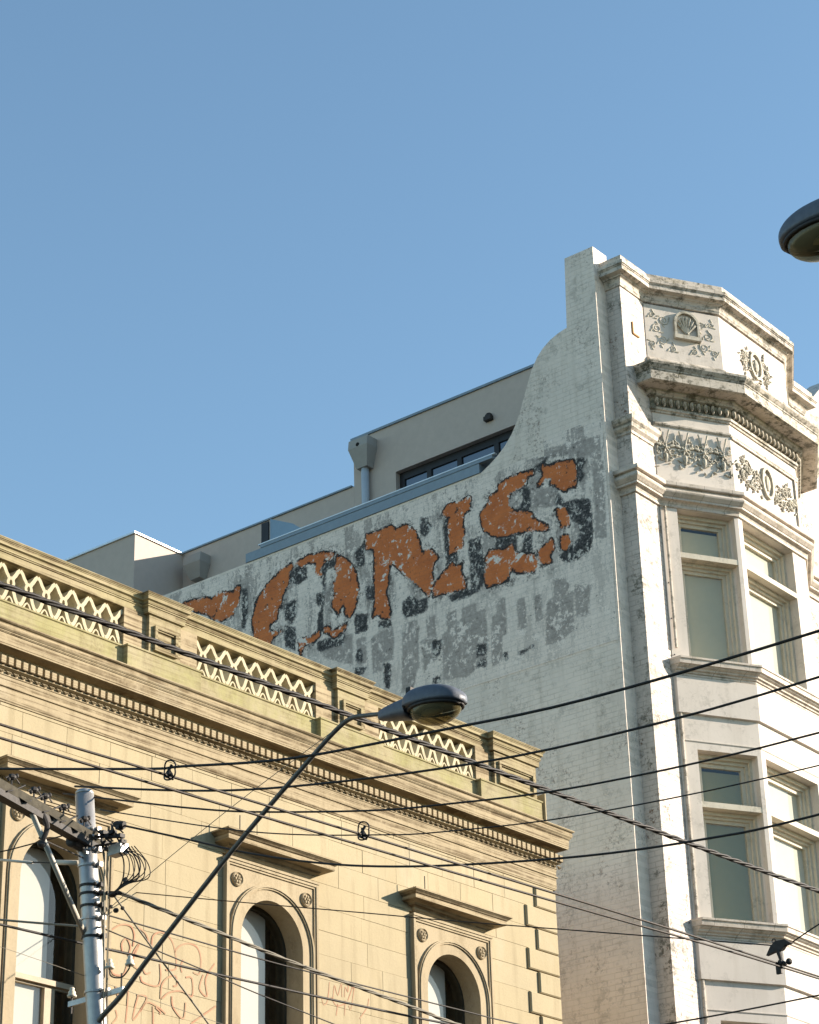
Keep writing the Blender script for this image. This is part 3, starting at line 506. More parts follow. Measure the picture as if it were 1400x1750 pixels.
# spray tags on the wall
def ribbons(strokes, w):
    m = MB()
    for s in strokes:
        P = []
        for i in range(len(s)-1):
            p0, p1, p2, p3 = s[max(i-1, 0)], s[i], s[i+1], s[min(i+2, len(s)-1)]
            for t in (0, .25, .5, .75):
                P.append(tuple(.5*((2*p1[k])+(-p0[k]+p2[k])*t+(2*p0[k]-5*p1[k]+4*p2[k]-p3[k])*t*t+(-p0[k]+3*p1[k]-3*p2[k]+p3[k])*t**3) for k in (0, 1)))
        P.append(s[-1]); m.strap(P, w, .0035, .0045)
    return m
ribbons(GRAF, .017).build('graffiti', MAT['spray'], LB, label='large faded red bubble letter graffiti outline')
ribbons(GRAF2, .012).build('graffiti', MAT['spray'], LB, label='small faded red scrawled tag')
# ================================================================== RIGHT BUILDING (white, four storeys, bay window)
WB = root('white_building', W, 28, 0, 0, 'tall white painted building with bay window and peeling painted letters', 'building')
PW = 24.97
yz = lambda x: None
TOPZ = 17.56
outl = [(0, 0), (0, 20.59), (-.51, 20.59), (-.55, 19.40), (-.70, 19.37), (-.86, 19.31), (-1.0, 19.22), (-1.11, 19.11), (-1.22, 18.94), (-1.32, 18.70), (-1.46, 18.35), (-1.55, 18.16), (-1.64, 18.01), (-1.78, 17.85), (-1.92, 17.74), (-2.08, 17.64), (-2.24, TOPZ), (-26, TOPZ), (-26, 0)]
MB().prism(outl, PW, PW+.36, lambda p, a: (a, p[0], p[1])).build('party_wall', MAT['party'], WB)
# painted sign coat, 5 mm thick, with distances to the painted shapes
def sdf(polys, P):
    best = np.full(len(P), -9.)
    for poly in polys:
        A = np.array(poly, float); B = np.roll(A, -1, 0); d = np.full(len(P), 1e9); ins = np.zeros(len(P), bool)
        for a, b in zip(A, B):
            e = b-a; w = P-a; t = np.clip((w@e)/(e@e+1e-12), 0, 1); q = w-t[:, None]*e; d = np.minimum(d, (q**2).sum(1))
            c = (a[1] > P[:, 1]) != (b[1] > P[:, 1]); xx = (b[0]-a[0])*(P[:, 1]-a[1])/(b[1]-a[1]+1e-12)+a[0]; ins ^= c & (P[:, 0] < xx)
        d = np.sqrt(d); best = np.maximum(best, np.where(ins, d, -d))
    return best
step = .04
oo = np.arange(-11.0, -.029, step); zz = np.arange(14.235, 17.9, step)
def ztop(o):
    if o > -1.85: return 17.72 if o > -1.1 else 17.5+.0*o
    return TOPZ-.02 if o < -2.26 else 17.5
idx = {}; V = []
for o in oo:
    for z in zz:
        V.append((o, z))
V = np.array(V); nz = len(zz); F = []
for i in range(len(oo)-1):
    zt = min(ztop(oo[i]), ztop(oo[i+1]))
    for j in range(nz-1):
        if zz[j+1] <= zt+.03*math.sin(oo[i]*7)*(oo[i] > -1.8): F.append((i*nz+j, i*nz+j+1, (i+1)*nz+j+1, (i+1)*nz+j))
me = bpy.data.meshes.new('painted_sign')
me.from_pydata([(PW-.005-WB['_x'], -o, z) for o, z in V], [], F)
for nm, pol in (('orange', SIGN_ORANGE), ('dark', SIGN_DARK), ('grey', SIGN_GREY)):
    at = me.attributes.new(nm, 'FLOAT', 'POINT'); at.data.foreach_set('value', sdf(pol, V).astype(np.float32))
me.materials.append(MAT['sign']); sg = bpy.data.objects.new('painted_sign', me); COL.objects.link(sg); sg.parent = WB
bm = bmesh.new(); bm.from_mesh(me)
for v in [v for v in bm.verts if not v.link_faces]: bm.verts.remove(v)
ext = bmesh.ops.extrude_face_region(bm, geom=[e for e in bm.edges if e.is_boundary])
for v in [g for g in ext['geom'] if isinstance(g, bmesh.types.BMVert)]: v.co.x += .0045
bm.to_mesh(me); bm.free(); sg['label'] = 'flaking orange letters TONS with dark drop shadows on grey ground'
# facade walls behind the bay
m = MB(); m.box(PW+.36, 29.9, -.5, -.004, 0, 20.0); m.box(PW+.003, PW+.4, -.3, -.003, 0, 20.5); m.box(29.9, 44, -.5, -.004, 0, 20.0)
m.box(PW+.36, 44, -26, -.5, 17.0, 17.2); m.box(43.6, 44, -26, -.5, 0, 17.2); m.box(PW+.36, 43.6, -26, -25.6, 0, 17.2)
m.build('street_wall', MAT['front'], WB)
PX0, PX1, PO = 25.247, 25.86, .25
PIERS = ((PX0, PX1), (29.93, 30.58))
for k, (a, b) in enumerate(PIERS):
    m = MB(); m.box(a, b, -.1, PO, 0, 19.95); m.build('pier', MAT['pier'], WB)
# bay faces
P0, P1, P2, P3 = (25.85, .262), (26.93, .90), (28.85, .90), (29.93, .262)
def facemap(A, B):
    dx, do = B[0]-A[0], B[1]-A[1]; l = math.hypot(dx, do); dx /= l; do /= l
    return (lambda u, d, z: (A[0]+dx*u-do*d, A[1]+do*u+dx*d, z)), l
FACES = [facemap(P0, P1), facemap(P1, P2), facemap(P2, P3)]
STOR = [(14.14, 16.50, 15.74, 15.82), (10.42, 12.83, 12.01, 12.09), (6.70, 9.1, 8.3, 8.38)]   # sill, head, transom bar
OPEN = [(.27, 1.19), (.11, 1.54), (.06, .98)]
for fi, ((T, l), (ua, ub)) in enumerate(zip(FACES, OPEN)):
    m = MB(T); TH = -.30
    m.box(0, ua, TH, 0, 0, 19.9); m.box(ub, l, TH, 0, 0, 19.9)
    zs_ = [0]
    for (s, h, t0, t1) in reversed(STOR): zs_ += [s-.012, h]
    zs_.append(19.9)
    for i in range(0, len(zs_), 2): m.box(ua, ub, TH, 0, zs_[i], zs_[i+1])
    m.build('bay_wall', MAT['bay'], WB)
    for si, (s, h, t0, t1) in enumerate(STOR):
        g = -.25
        m = MB(T)
        for k, (w, d0, d1) in enumerate(((.055, -.29, -.14), (.10, -.285, -.19), (.155, -.28, -.225))):
            a, b = ua+w*(0 if k == 0 else 1)*0, 0
            m.box(ua, ua+w, d0, d1, s, h); m.box(ub-w, ub, d0, d1, s, h); m.box(ua+w, ub-w, d0, d1-.001, h-w, h); m.box(ua+w, ub-w, d0, d1-.002, s, s+w*.5)
            m.box(ua+w, ub-w, d0, d1-.003, t0-w*.9, t0+.004)
        m.box(ua, ub, -.29, -.004, t0, t1)
        WI = m.build('window', MAT['trim2'], WB)
        m = MB(T)
        for (za, zb_) in ((s+.05, t0), (t1, h-.1)):
            m.add([(ua+.1, g, za), (ub-.1, g, za), (ub-.1, g, zb_), (ua+.1, g, zb_)], [(0, 1, 2, 3)])
        m.build('pane', MAT['glass'], WI, top=WB)
        m = MB(T); m.box(ua+.05, ub-.05, g-.035, g-.03, s, h-(.20 if fi != 1 else .03))
        m2 = MB(T); m2.box(ua, ub, g-.20, g-.19, s, h); m2.build('dark_room', MAT['dark2'], WI, top=WB)
        bm_ = MAT['green2'] if (fi == 0 and si == 1) else (MAT['green'] if fi == 0 else MAT['blindw'])
        m.build('blind', bm_, WI, top=WB)
def outer(prof, name, mat, xa=24.96):
    """moulding that wraps pier, bay and pier"""
    return MB().sweep([(PX0, -.2), (PX0, PO), (PX1-.01, PO), P1, P2, (PIERS[1][0]+.01, PO), (PIERS[1][1], PO), (PIERS[1][1], -.2)], prof).build(name, mat, WB)
def bayonly(prof, name, mat, cut=.9):
    """moulding on the bay alone: returns square to the wall at each end"""
    m = MB(); n = len(prof); nl = math.hypot(1.08, .638); nx, no = -.638/nl, 1.08/nl; rows_ = []
    t = math.tan(math.atan2(.638, 1.08)/2)
    for off, z in prof:
        xe = P0[0]-cut*max(off, -.02); 
        # point of the offset canted line at x=xe
        ax, ao = P0[0]+nx*off, P0[1]+no*off; s = (xe-ax)/1.08; oe = ao+.638*s
        c1 = (P1[0]-t*off, P1[1]+off); c2 = (P2[0]+t*off, P2[1]+off); xm = P0[0]+P3[0]
        rows_.append([(xe, -.02 if False else .20), (xe, oe), c1, c2, (xm-xe, oe), (xm-xe, .20)])
    pts = [(rows_[j][i][0], rows_[j][i][1], prof[j][1]) for i in range(6) for j in range(n)]
    f = [(i*n+j, i*n+(j+1) % n, (i+1)*n+(j+1) % n, (i+1)*n+j) for i in range(5) for j in range(n)]
    f += [tuple(range(n))[::-1], tuple(5*n+j for j in range(n))]
    return m.add(pts, f).build(name, mat, WB)
def cove(p, q, n=4, bulge=1):
    """quarter curve from p to q"""
    return [(p[0]+(q[0]-p[0])*(sin(t*pi/2/n) if bulge > 0 else 1-cos(t*pi/2/n)), p[1]+(q[1]-p[1])*(1-cos(t*pi/2/n) if bulge > 0 else sin(t*pi/2/n))) for t in range(n+1)]
STR = [(-.03, 16.50), (.03, 16.51), (.03, 16.555)]+cove((.035, 16.56), (.09, 16.60), 3, -1)+[(.10, 16.605), (.10, 16.635), (.11, 16.64)]+[(.105+.055*sin(pi*k/6), 16.645+.13*k/6) for k in range(1, 6)]+[(.115, 16.785), (.165, 16.79), (.17, 16.80), (.17, 16.85), (.15, 16.86), (-.03, 16.90)]
outer(STR, 'string_course', MAT['trim3'])
MB().sweep([(PX0, -.2), (PX0, PO), (PX1-.06, PO), (PX1-.06, .2)], [(-.03, 17.46), (.015, 17.46), (.02, 17.50), (.06, 17.54), (.07, 17.60), (.10, 17.64), (.11, 17.70), (-.03, 17.74)]).build('pier_moulding', MAT['trim'], WB)
bayonly([(-.04, 17.83), (.012, 17.83), (.03, 17.85), (.03, 17.875), (.015, 17.885), (-.04, 17.89)], 'frieze_moulding', MAT['trim'], .1)
CW = bayonly([(-.06, 18.04), (.02, 18.045), (.03, 18.075), (.05, 18.08), (.055, 18.115), (.03, 18.12), (.035, 18.26), (.10, 18.285), (.11, 18.31), (.14, 18.33), (.15, 18.365), (.30, 18.375), (.345, 18.37), (.38, 18.385), (.38, 18.535), (.39, 18.54), (.395, 18.56), (.41, 18.575), (.44, 18.62), (.445, 18.655), (.30, 18.72), (-.04, 18.80)], 'cornice', MAT['dirty'])
em = MB(); em.blob((0, 0, 0), .034, .042, .072, 0, 10, 7); eme = em.mesh('egg', None, True); eme.materials.append(MAT['trim'])
dm = MB(); dm.add([(-.011, 0, .06), (.011, 0, .06), (0, 0, -.06), (-.011, .02, .06), (.011, .02, .06), (0, .03, -.055)], [(0, 1, 2), (3, 5, 4), (0, 3, 4, 1), (1, 4, 5, 2), (2, 5, 3, 0)]); dme = dm.mesh('dart'); dme.materials.append(MAT['egg'])
bayonly([(-.02, 18.122), (.037, 18.122), (.037, 18.30), (.102, 18.306), (.112, 18.318), (.142, 18.336), (.152, 18.363), (-.02, 18.366)], 'egg_band', MAT['egg'])
nface = [(-.504, .864), (0, 1), (.504, .864)]
for fi, (T, l) in enumerate(FACES):
    n = 11 if fi != 1 else 17
    for k in range(n):
        u = (k+.5)*l/n
        for nm, me_, du, dd, dz in (('egg', eme, 0, .052, 18.195), ('dart', dme, l/n/2, .036, 18.19)):
            x_, o_, z_ = T(u+du, dd+.012, dz+.005); inst(nm, me_, CW, x_, o_, z_, WB, [1, 0, -1][fi]*math.atan2(.638, 1.08)*-1)
bayonly([(-.04, 18.78), (.05, 18.78), (.05, 18.93), (.02, 18.97), (-.04, 18.98)], 'parapet_plinth', MAT['trim'], .3)
m = MB(); 
CAPP = [(-.04, 19.92), (.02, 19.93), (.03, 19.96)]+cove((.035, 19.965), (.085, 20.05), 4, -1)+[(.09, 20.065), (.155, 20.085), (.165, 20.09), (.165, 20.155), (.175, 20.16), (.18, 20.175), (.192, 20.18), (.192, 20.235), (.13, 20.245), (.13, 20.355), (-.04, 20.37)]
outer(CAPP, 'cap_moulding', MAT['trim'])
MB().box(PIERS[1][1], 43, -.3, .10, 19.9, 20.3).build('cap_moulding', MAT['trim'], WB)
for si, (s, h, t0, t1) in enumerate(STOR):
    bayonly([(-.05, s-.25), (.02, s-.25), (.03, s-.235), (.03, s-.215), (.05, s-.205), (.055, s-.185), (.085, s-.17), (.09, s-.15), (.125, s-.13), (.13, s-.115), (.16, s-.11), (.165, s-.05), (.18, s-.04), (.18, s-.012), (.0, s), (-.05, s)], 'sill', MAT['trim3'], .35)
    bayonly([(-.03, s-.81), (.0, s-.81), (.045, s-.80), (.045, s-.26), (-.03, s-.26)], 'apron', MAT['bay'], .2)
    bayonly([(-.03, s-1.21), (.0, s-1.21), (.012, s-1.195), (.012, s-1.185), (-.03, s-1.18)], 'bead', MAT['bay'], .2)
# relief ornament
def spiral(m, u, z, r, d, turns=1.4, s=1, a0=0, w=.011):
    P = [];
    for k in range(14):
        a = a0+s*turns*2*pi*k/13; rr = r*(1-.8*k/13); P.append((u+rr*cos(a), d, z+rr*sin(a)))
    m.tube(P, w, 5, w*.6)
def leaf(m, u, z, ang, ln, d=.012):
    m.blob((u+cos(ang)*ln/2, d, z+sin(ang)*ln/2), ln/2, .016, ln*.17, -ang, 6, 4)
random.seed(11)
def frieze(T, l, za, zb_, unit):
    m = MB(T); n = max(1, int(round(l/unit))); q = l/n
    for k in range(n):
        c = (k+.5)*q; zc = (za+zb_)/2
        m.tube([(c-.01, .02, zc+.08), (c-.075, .03, zb_-.03)], .010, 5, .014); m.tube([(c+.01, .02, zc+.08), (c+.075, .03, zb_-.03)], .010, 5, .014)
        for a in range(0, 360, 60): leaf(m, c, zc+.01, radians(a+15), .085, .02)
        m.blob((c, .035, zc+.01), .024, .022, .024)
        m.blob((c, .02, zc-.13), .038, .03, .06); m.blob((c, .02, zc-.20), .018, .02, .03)
        for s in (-1, 1):
            spiral(m, c+s*.11, zc-.06, .055, .014, 1.2, s, pi/2); spiral(m, c+s*.12, zc+.10, .045, .014, 1.1, -s, -pi/2)
            leaf(m, c+s*.04, zc-.2, radians(90-s*60), .10); leaf(m, c+s*.05, zc+.04, radians(90-s*75), .12, .022)
        for _ in range(26):
            leaf(m, c+random.uniform(-q/2, q/2), random.uniform(za+.03, zb_-.16), random.uniform(0, 2*pi), random.uniform(.05, .09), .012)
    return m
FR = frieze(FACES[0][0], 1.25, 17.12, 17.80, .31).build('frieze_ornament', MAT['relief'], WB, kind='stuff')
m = MB(FACES[1][0])
for s in (-1, 1):
    for k, (du, dz, r) in enumerate(((.30, -.08, .11), (.52, .03, .09), (.68, -.12, .10), (.80, -.02, .06), (.42, -.20, .06), (.62, .13, .05))):
        spiral(m, .96+s*du, 17.42+dz, r, .018, 1.6, s*(1 if k % 2 else -1), k, .012)
        for j in range(6): leaf(m, .96+s*du+r*.9*cos(j), 17.42+dz+r*.9*sin(j), j*1.3+k, .09, .02)
for _ in range(120):
    leaf(m, .96+random.choice((-1, 1))*random.uniform(.18, .88), 17.42+random.uniform(-.3, .12), random.uniform(0, 6.28), random.uniform(.05, .09), .014)
m.strap([(.96+.15*cos(k*pi/6), 17.42+.25*sin(k*pi/6)) for k in range(12)], .05, 0, .045, True); m.blob((.96, .02, 17.42), .07, .03, .14)
m.build('frieze_ornament', MAT['relief'], WB, kind='stuff')
m = MB(FACES[1][0]); m.box(0.02, 1.90, .0, .03, 17.80, 17.835); m.box(1.80, 1.83, 0, .03, 17.0, 17.80); m.build('frieze_frame', MAT['trim'], WB)
# parapet panels: shell niche on the canted side, cartouche in front
for fi in (0, 2):
    m = MB(FACES[fi][0]); c, zc = .68, 19.60
    m.strap([(c-.19, zc-.17), (c-.19, zc+.02)]+[(c+.19*cos(pi-pi*k/8), zc+.05+.19*sin(pi*k/8)) for k in range(9)]+[(c+.19, zc+.02), (c+.19, zc-.17)], .035, 0, .05)
    m.box(c-.22, c+.22, 0, .065, zc-.235, zc-.17)
    for k in range(7):
        a = radians(20+k*23.3); m.tube([(c, .02, zc-.14), (c+.155*cos(a), .03, zc-.03+.19*sin(a))], .010, 5, .024)
    m.blob((c, .03, zc-.13), .04, .03, .03); m.build('shell_niche', MAT['relief'], WB)
m = MB(FACES[0][0])
for _ in range(0):
    u_ = random.choice((random.uniform(.05, .42), random.uniform(.93, 1.2), random.uniform(.05, 1.2))); z_ = random.uniform(19.1, 19.8)
    if .44 < u_ < .92 and z_ > 19.3: continue
    leaf(m, u_, z_, random.uniform(0, 6.28), random.uniform(.05, .09), -.004)
for sg_ in (-1, 1):
    for k_, (du, z_, r_) in enumerate(((.30, 19.66, .085), (.42, 19.50, .08), (.34, 19.30, .085), (.18, 19.19, .06), (.50, 19.22, .06), (.48, 19.72, .05))):
        u_ = .62+sg_*du*1.02
        if 0.06 < u_ < 1.2:
            spiral(m, u_, z_, r_, .0, 1.6, sg_*(-1)**k_, k_*1.3, .011)
            for j_ in range(3): leaf(m, u_+r_*.9*cos(j_*2.1+k_), z_+r_*.9*sin(j_*2.1+k_), j_*2.1+k_+1.2, .09, -.004)
m.build('scroll_relief', MAT['relief'], WB, kind='stuff')
m = MB(FACES[1][0]); c, zc = .98, 19.45
m.strap([(c+.16*cos(k*pi/6), zc+.22*sin(k*pi/6)) for k in range(12)], .045, 0, .04, True); m.blob((c, .02, zc), .07, .035, .12)
for s in (-1, 1):
    for k, (du, dz, r) in enumerate(((.24, .10, .09), (.30, -.10, .08), (.36, .02, .07))):
        spiral(m, c+s*du, zc+dz, r, .018, 1.5, s*(-1)**k, k, .012)
        for j in range(5): leaf(m, c+s*du+r*cos(j*1.3), zc+dz+r*sin(j*1.3), j*1.7, .08, .018)
for j in range(26): leaf(m, c+random.uniform(-.36, .36), zc+random.uniform(-.28, .28), random.uniform(0, 6.28), .08, .015)
m.build('cartouche', MAT['relief'], WB, kind='stuff')
m = MB(); m.strap([(25.50, 19.22), (25.50, 19.42)], .02, PO, PO+.02); m.strap([(25.50, 19.22), (25.66, 19.22)], .02, PO, PO+.02); m.build('bracket_scar', MAT['rust'], WB)
# drain gap and small fixings down the bay corner
m = MB(); m.tube([(25.885, .30, 6), (25.885, .30, 14.0)], .022, 8)
m.tube([(25.885, .32, 14.3), (25.885, .32, 16.5)], .02, 8); m.build('corner_pipe', MAT['trim'], WB)
m = MB(FACES[0][0])
for k in range(17): m.blob((.035, .012, 6.5+k*.55), .009, .012, .013, 0, 5, 4)
m.build('fixing', MAT['iron'], WB)
# pediment further along the parapet
m = MB(); P = [(31.0+3.4*k/12, 20.33+1.1*sin(pi*k/12)) for k in range(13)]
m.strap(P, .14, -.2, .22); m.prism([(31.0, 20.29)]+[(a, b) for a, b in P]+[(34.4, 20.29)], -.18, .02, lambda p, a: (p[0], a, p[1])); m.build('pediment', MAT['front'], WB)
# second bay beyond the right pier so the front goes on
# ================================================================== ROOFTOP FLAT
PH = root('rooftop_flat', W, 26.2, -6, 17.2, 'beige rendered rooftop flat behind the peeling sign wall', 'building')
XP = 26.15
m = MB(); m.box(XP, 32, -5.66, -.9, 17.2, 19.78)
# window hole is made by framing boxes
m = MB()
WA, WBb, ZT, ZBt = -4.79, -1.4, 18.92, 17.5
m.box(XP, XP+.25, -5.66, WA, 17.2, 19.79); m.box(XP, XP+.25, WBb, -.9, 17.2, 19.79); m.box(XP, XP+.25, WA, WBb, ZT, 19.79); m.box(XP, XP+.25, WA, WBb, 17.2, ZBt)
m.box(XP+.25, 33, -5.66, -5.40, 17.2, 19.79); m.box(XP+.25, 33, -5.40, -.9, 19.55, 19.75); m.box(XP+.25, 33, -1.15, -.9, 17.2, 19.5)
m.box(XP, 33, -9.5, -5.662, 17.2, 18.95)
m.box(PW+.02, 33, -17, -9.502, 17.2, 18.93)
m.build('wall', MAT['render'], PH)
m = MB(); m.box(XP-.03, XP+.28, -5.70, -.88, 19.79, 19.83); m.box(XP-.03, XP+.28, -9.5, -5.70, 18.952, 18.98); m.box(XP+.28, 33, -5.70, -5.45, 19.79, 19.83); m.build('roof_edge', MAT['capm'], PH)
m = MB(); m.box(PW-.01, PW+.05, -17, -9.48, 18.932, 18.965); m.box(PW+.05, 33, -9.53, -9.47, 18.932, 18.96); m.build('roof_edge', MAT['rail'], PH)
m = MB(); 
m.prism([(26.55, 18.94), (27.2, 18.94), (26.95, 19.20)], -10.6, -9.7, lambda p, a: (p[0], a, p[1])); m.build('roof_upstand', MAT['rail'], PH)
m = MB(); d = XP+.10
m.box(d, d+.05, WA, WBb, ZT-.13, ZT); m.box(d, d+.05, WA, WA+.10, ZBt, ZT-.13)
for o_ in (-4.19, -3.58, -2.85, -2.1): m.box(d-.002, d+.05, o_-.045, o_+.045, ZBt, ZT-.13)
m.box(d, d+.05, WA+.1, WBb, ZBt, ZBt+.1)
WI = m.build('window', MAT['dframe'], PH)
m = MB().add([(d+.025, WA, ZBt), (d+.025, WBb, ZBt), (d+.025, WBb, ZT), (d+.025, WA, ZT)], [(0, 1, 2, 3)]); m.build('pane', MAT['glass2'], WI, top=PH)
m = MB(); m.box(XP+.6, XP+.62, WA, WBb, 17.3, 19.4); m.build('curtain', MAT['dark2'], WI, top=PH)
# rain heads and downpipe
def rainhead(o_, zt, zb_, x_):
    m = MB(); a, b = .20, .11
    top_ = [(x_-.24, o_-a, zt-.0), (x_, o_-a, zt), (x_, o_+a, zt), (x_-.24, o_+a, zt)]
    mid = [(x_-.26, o_-a, zt-.16), (x_, o_-a, zt-.16), (x_, o_+a, zt-.16), (x_-.26, o_+a, zt-.16)]
    bot = [(x_-.16, o_-b, zb_), (x_, o_-b, zb_), (x_, o_+b, zb_), (x_-.16, o_+b, zb_)]
    m.add(top_+mid+bot, [(0, 1, 2, 3), (0, 4, 5, 1), (1, 5, 6, 2), (2, 6, 7, 3), (3, 7, 4, 0), (4, 8, 9, 5), (5, 9, 10, 6), (6, 10, 11, 7), (7, 11, 8, 4), (8, 11, 10, 9)]); return m
RH = rainhead(-5.36, 19.64, 19.14, XP-.004).build('rain_head', MAT['render2'], PH)
m = MB(); m.lathe((XP-.255, -5.36, 19.52), [(.035, 0), (.035, .01)], (-1, 0, 0), 10); m.build('overflow_hole', MAT['dark'], RH, top=PH)
m = MB(); m.tube([(XP-.08, -5.36, 19.15), (XP-.08, -5.36, 17.3)], .065, 12); m.build('downpipe', MAT['pipe'], PH, True)
rainhead(-9.05, 18.72, 18.30, XP-.004).build('rain_head', MAT['render2'], PH)
m = MB(); m.blob((XP-.03, -2.88, 19.23), .05, .07, .06); m.box(XP-.08, XP-.001, -2.95, -2.81, 19.15, 19.22); m.build('wall_light', MAT['iron'], PH)
# parapet capping, rail and screens on the edge of the roof terrace
m = MB(); m.box(PW-.02, PW+.2, -6.94, -2.25, TOPZ+.004, TOPZ+.16); m.box(PW-.03, PW+.2, -6.62, -2.0, TOPZ+.162, TOPZ+.215)
m.build('edge_flashing', MAT['capm'], PH)
m = MB(); m.box(PW-.035, PW+.03, -6.66, -1.95, TOPZ+.217, TOPZ+.235); m.build('edge_rail', MAT['rail'], PH)
m = MB(); m.box(PW+.03, PW+.06, -6.65, -6.50, TOPZ+.22, TOPZ+.62); m.build('door_slot', MAT['dframe'], PH)
m = MB().add([(PW+.05, -6.48, TOPZ+.22), (PW+.05, -6.48, TOPZ+.66), (PW+.05, -6.0, TOPZ+.42), (PW+.05, -5.75, TOPZ+.22)], [(0, 1, 2, 3)]); 
m.v += [(x_+.012, o_, z_) for x_, o_, z_ in m.v]; m.f = [(0, 1, 2, 3), (7, 6, 5, 4), (0, 4, 5, 1), (1, 5, 6, 2), (2, 6, 7, 3), (3, 7, 4, 0)]
m.build('glass_screen', MAT['screen'], PH)
# ================================================================== CABLES
def smooth(P, k=5):
    out = []
    for i in range(len(P)-1):
        p0, p1, p2, p3 = P[max(i-1, 0)], P[i], P[i+1], P[min(i+2, len(P)-1)]
        for j in range(k):
            t = j/k; out.append(tuple(.5*((2*p1[c])+(-p0[c]+p2[c])*t+(2*p0[c]-5*p1[c]+4*p2[c]-p3[c])*t*t+(-p0[c]+3*p1[c]-3*p2[c]+p3[c])*t**3) for c in range(3)))
    out.append(tuple(P[-1])); return out
def cable(P, r, label, mat='black', group=None, name='overhead_cable', cat='cable', twist=0):
    """P in left-frame (x, o, z)"""
    Q = smooth(P); base = Q[0]
    e = {'_x': base[0], '_o': base[1], '_z': base[2]}
    m = MB()
    if twist:
        n = []; 
        for i in range(len(Q)-1):
            a, b = Vector(Q[i]), Vector(Q[i+1]); k = max(1, int((b-a).length/.05)); n += [a.lerp(b, j/k) for j in range(k)]
        n.append(Vector(Q[-1]))
        for s in range(3):
            m.tube([(p.x, p.y+r*1.05*cos(i*.62+s*2.094), p.z+r*1.05*sin(i*.62+s*2.094)) for i, p in enumerate(n)], r, 5)
    else: m.tube(Q, r, 6)
    me = m.mesh(name, e, True); me.materials.append(MAT[mat]); o = bpy.data.objects.new(name, me); COL.objects.link(o)
    o.location = L.W(*base); o.rotation_euler = (0, 0, pi/2-L.yaw)
    return meta(o, label, cat, group)
def along(o, pts): return [(x, o, z) for x, z in pts]
def across(x, pts): return [(x, o, z) for o, z in pts]
cable(along(5, [(4, 7.96), (8.833, 8.043), (11.595, 8.067), (13.688, 8.08), (15.141, 8.097), (16.596, 8.108), (18.797, 8.137), (24, 8.25)]), .0115, 'thick twisted feeder cable crossing in front of the parapet lattice and the party wall', twist=1)
cable(along(7, [(4, 6.05), (7.28, 6.086), (8.312, 6.11), (10.081, 6.152), (10.976, 6.172), (12.45, 6.207), (13.484, 6.228), (15.244, 6.252), (20, 6.32)]), .0082, 'upper of the two parallel trolley wires, carrying the ring clamps', 'copper', 'parallel trolley wires', 'trolley_wire', 'wire')
cable(along(7.02, [(4, 5.93), (7.285, 6.003), (9.0, 6.042), (10.095, 6.074), (10.876, 6.095), (12.443, 6.146), (13.689, 6.19), (15.239, 6.224), (20, 6.30)]), .0082, 'lower of the two parallel trolley wires, just under the ring clamps', 'copper', 'parallel trolley wires', 'trolley_wire', 'wire')
cable(along(2.9, [(9.5, 6.56), (10.699, 6.595), (11.459, 6.611), (12.199, 6.629), (13.115, 6.650), (15.418, 6.724), (18, 6.85)]), .0105, 'dark cable passing the pole at the foot of the white brace')
cable(along(3, [(11.741, 7.047), (12.451, 6.985), (13.34, 6.903), (13.929, 6.853), (15.304, 6.757), (15.774, 6.72), (18, 6.62)]), .0085, 'grey bundled service cable sagging right from the pole between the windows', 'braid', twist=1)
cable(along(3, [(11.60, 6.845), (11.713, 6.842), (13.239, 6.825), (14.135, 6.831), (15.871, 6.855), (16.582, 6.868), (19, 6.95)]), .0065, 'thin brown cable leaving the pole clamp just below the grey bundle')
cable(along(3, [(11.617, 6.731), (12.645, 6.616), (13.241, 6.54), (14.229, 6.44)]), .0058, 'thinnest sagging cable crossing the red graffiti')
cable(along(2.6, [(12.067, 7.178), (12.514, 6.822), (13.114, 6.35), (13.9, 5.7)]), .0075, 'light brown stay cable running steeply down right from the pole brackets', 'braid')
cable(across(8.502, [(4.9, 6.75), (5.401, 6.583), (5.512, 6.547), (6.799, 6.211), (7.089, 6.15), (7.933, 5.975), (8.947, 5.855), (9.861, 5.765), (11.166, 5.724), (13, 5.72)]), .0078, 'highest span wire, rising across the sign wall to the upper bay window')
cable(across(11.46, [(2.788, 7.882), (4.111, 7.51), (5.125, 7.285), (6.481, 7.064), (7.704, 6.932), (9.449, 6.87), (12, 6.95)]), .0088, 'thick span wire starting at the pole top, second from the top over the white wall')
cable(across(11.47, [(2.639, 7.862), (3.471, 7.586), (4.102, 7.378), (4.742, 7.192), (5.816, 6.935), (6.471, 6.814), (7.683, 6.64), (9.408, 6.531), (12, 6.52)]), .0072, 'medium span wire from the crossarm, third from the top over the white wall')
cable(across(10.097, [(4.626, 6.9), (5.751, 6.499), (6.417, 6.295), (7.108, 6.126), (7.597, 6.025), (8.66, 5.872), (10.171, 5.766), (12, 5.75)]), .0042, 'thin span wire holding the ring clamp nearer the right window hood')
cable(across(11.48, [(3.341, 7.432), (4.076, 7.141), (4.661, 6.905), (5.312, 6.684), (5.902, 6.52), (6.633, 6.362), (7.649, 6.186), (8.527, 6.085), (9.349, 6.042), (12, 6.03)]), .0078, 'span wire from the fuse box on the pole, dipping over the cornice end', )
cable(across(14.70, [(-.046, 8.362), (1.308, 7.972), (2.879, 7.527), (3.816, 7.258), (5.356, 6.833), (6.952, 6.394)]), .005, 'thin wire ending in the dark clamp before the lower bay sill')
cable(across(14.70, [(7.13, 6.383), (7.367, 6.466), (7.572, 6.51), (9, 6.85)]), .006, 'short wire rising from the dark clamp to the right edge')
cable(across(14.70, [(5.0, 6.05), (5.974, 5.987), (7.305, 5.951), (9, 5.95)]), .0065, 'lowest span wire, at the bottom right under the last bay sill')
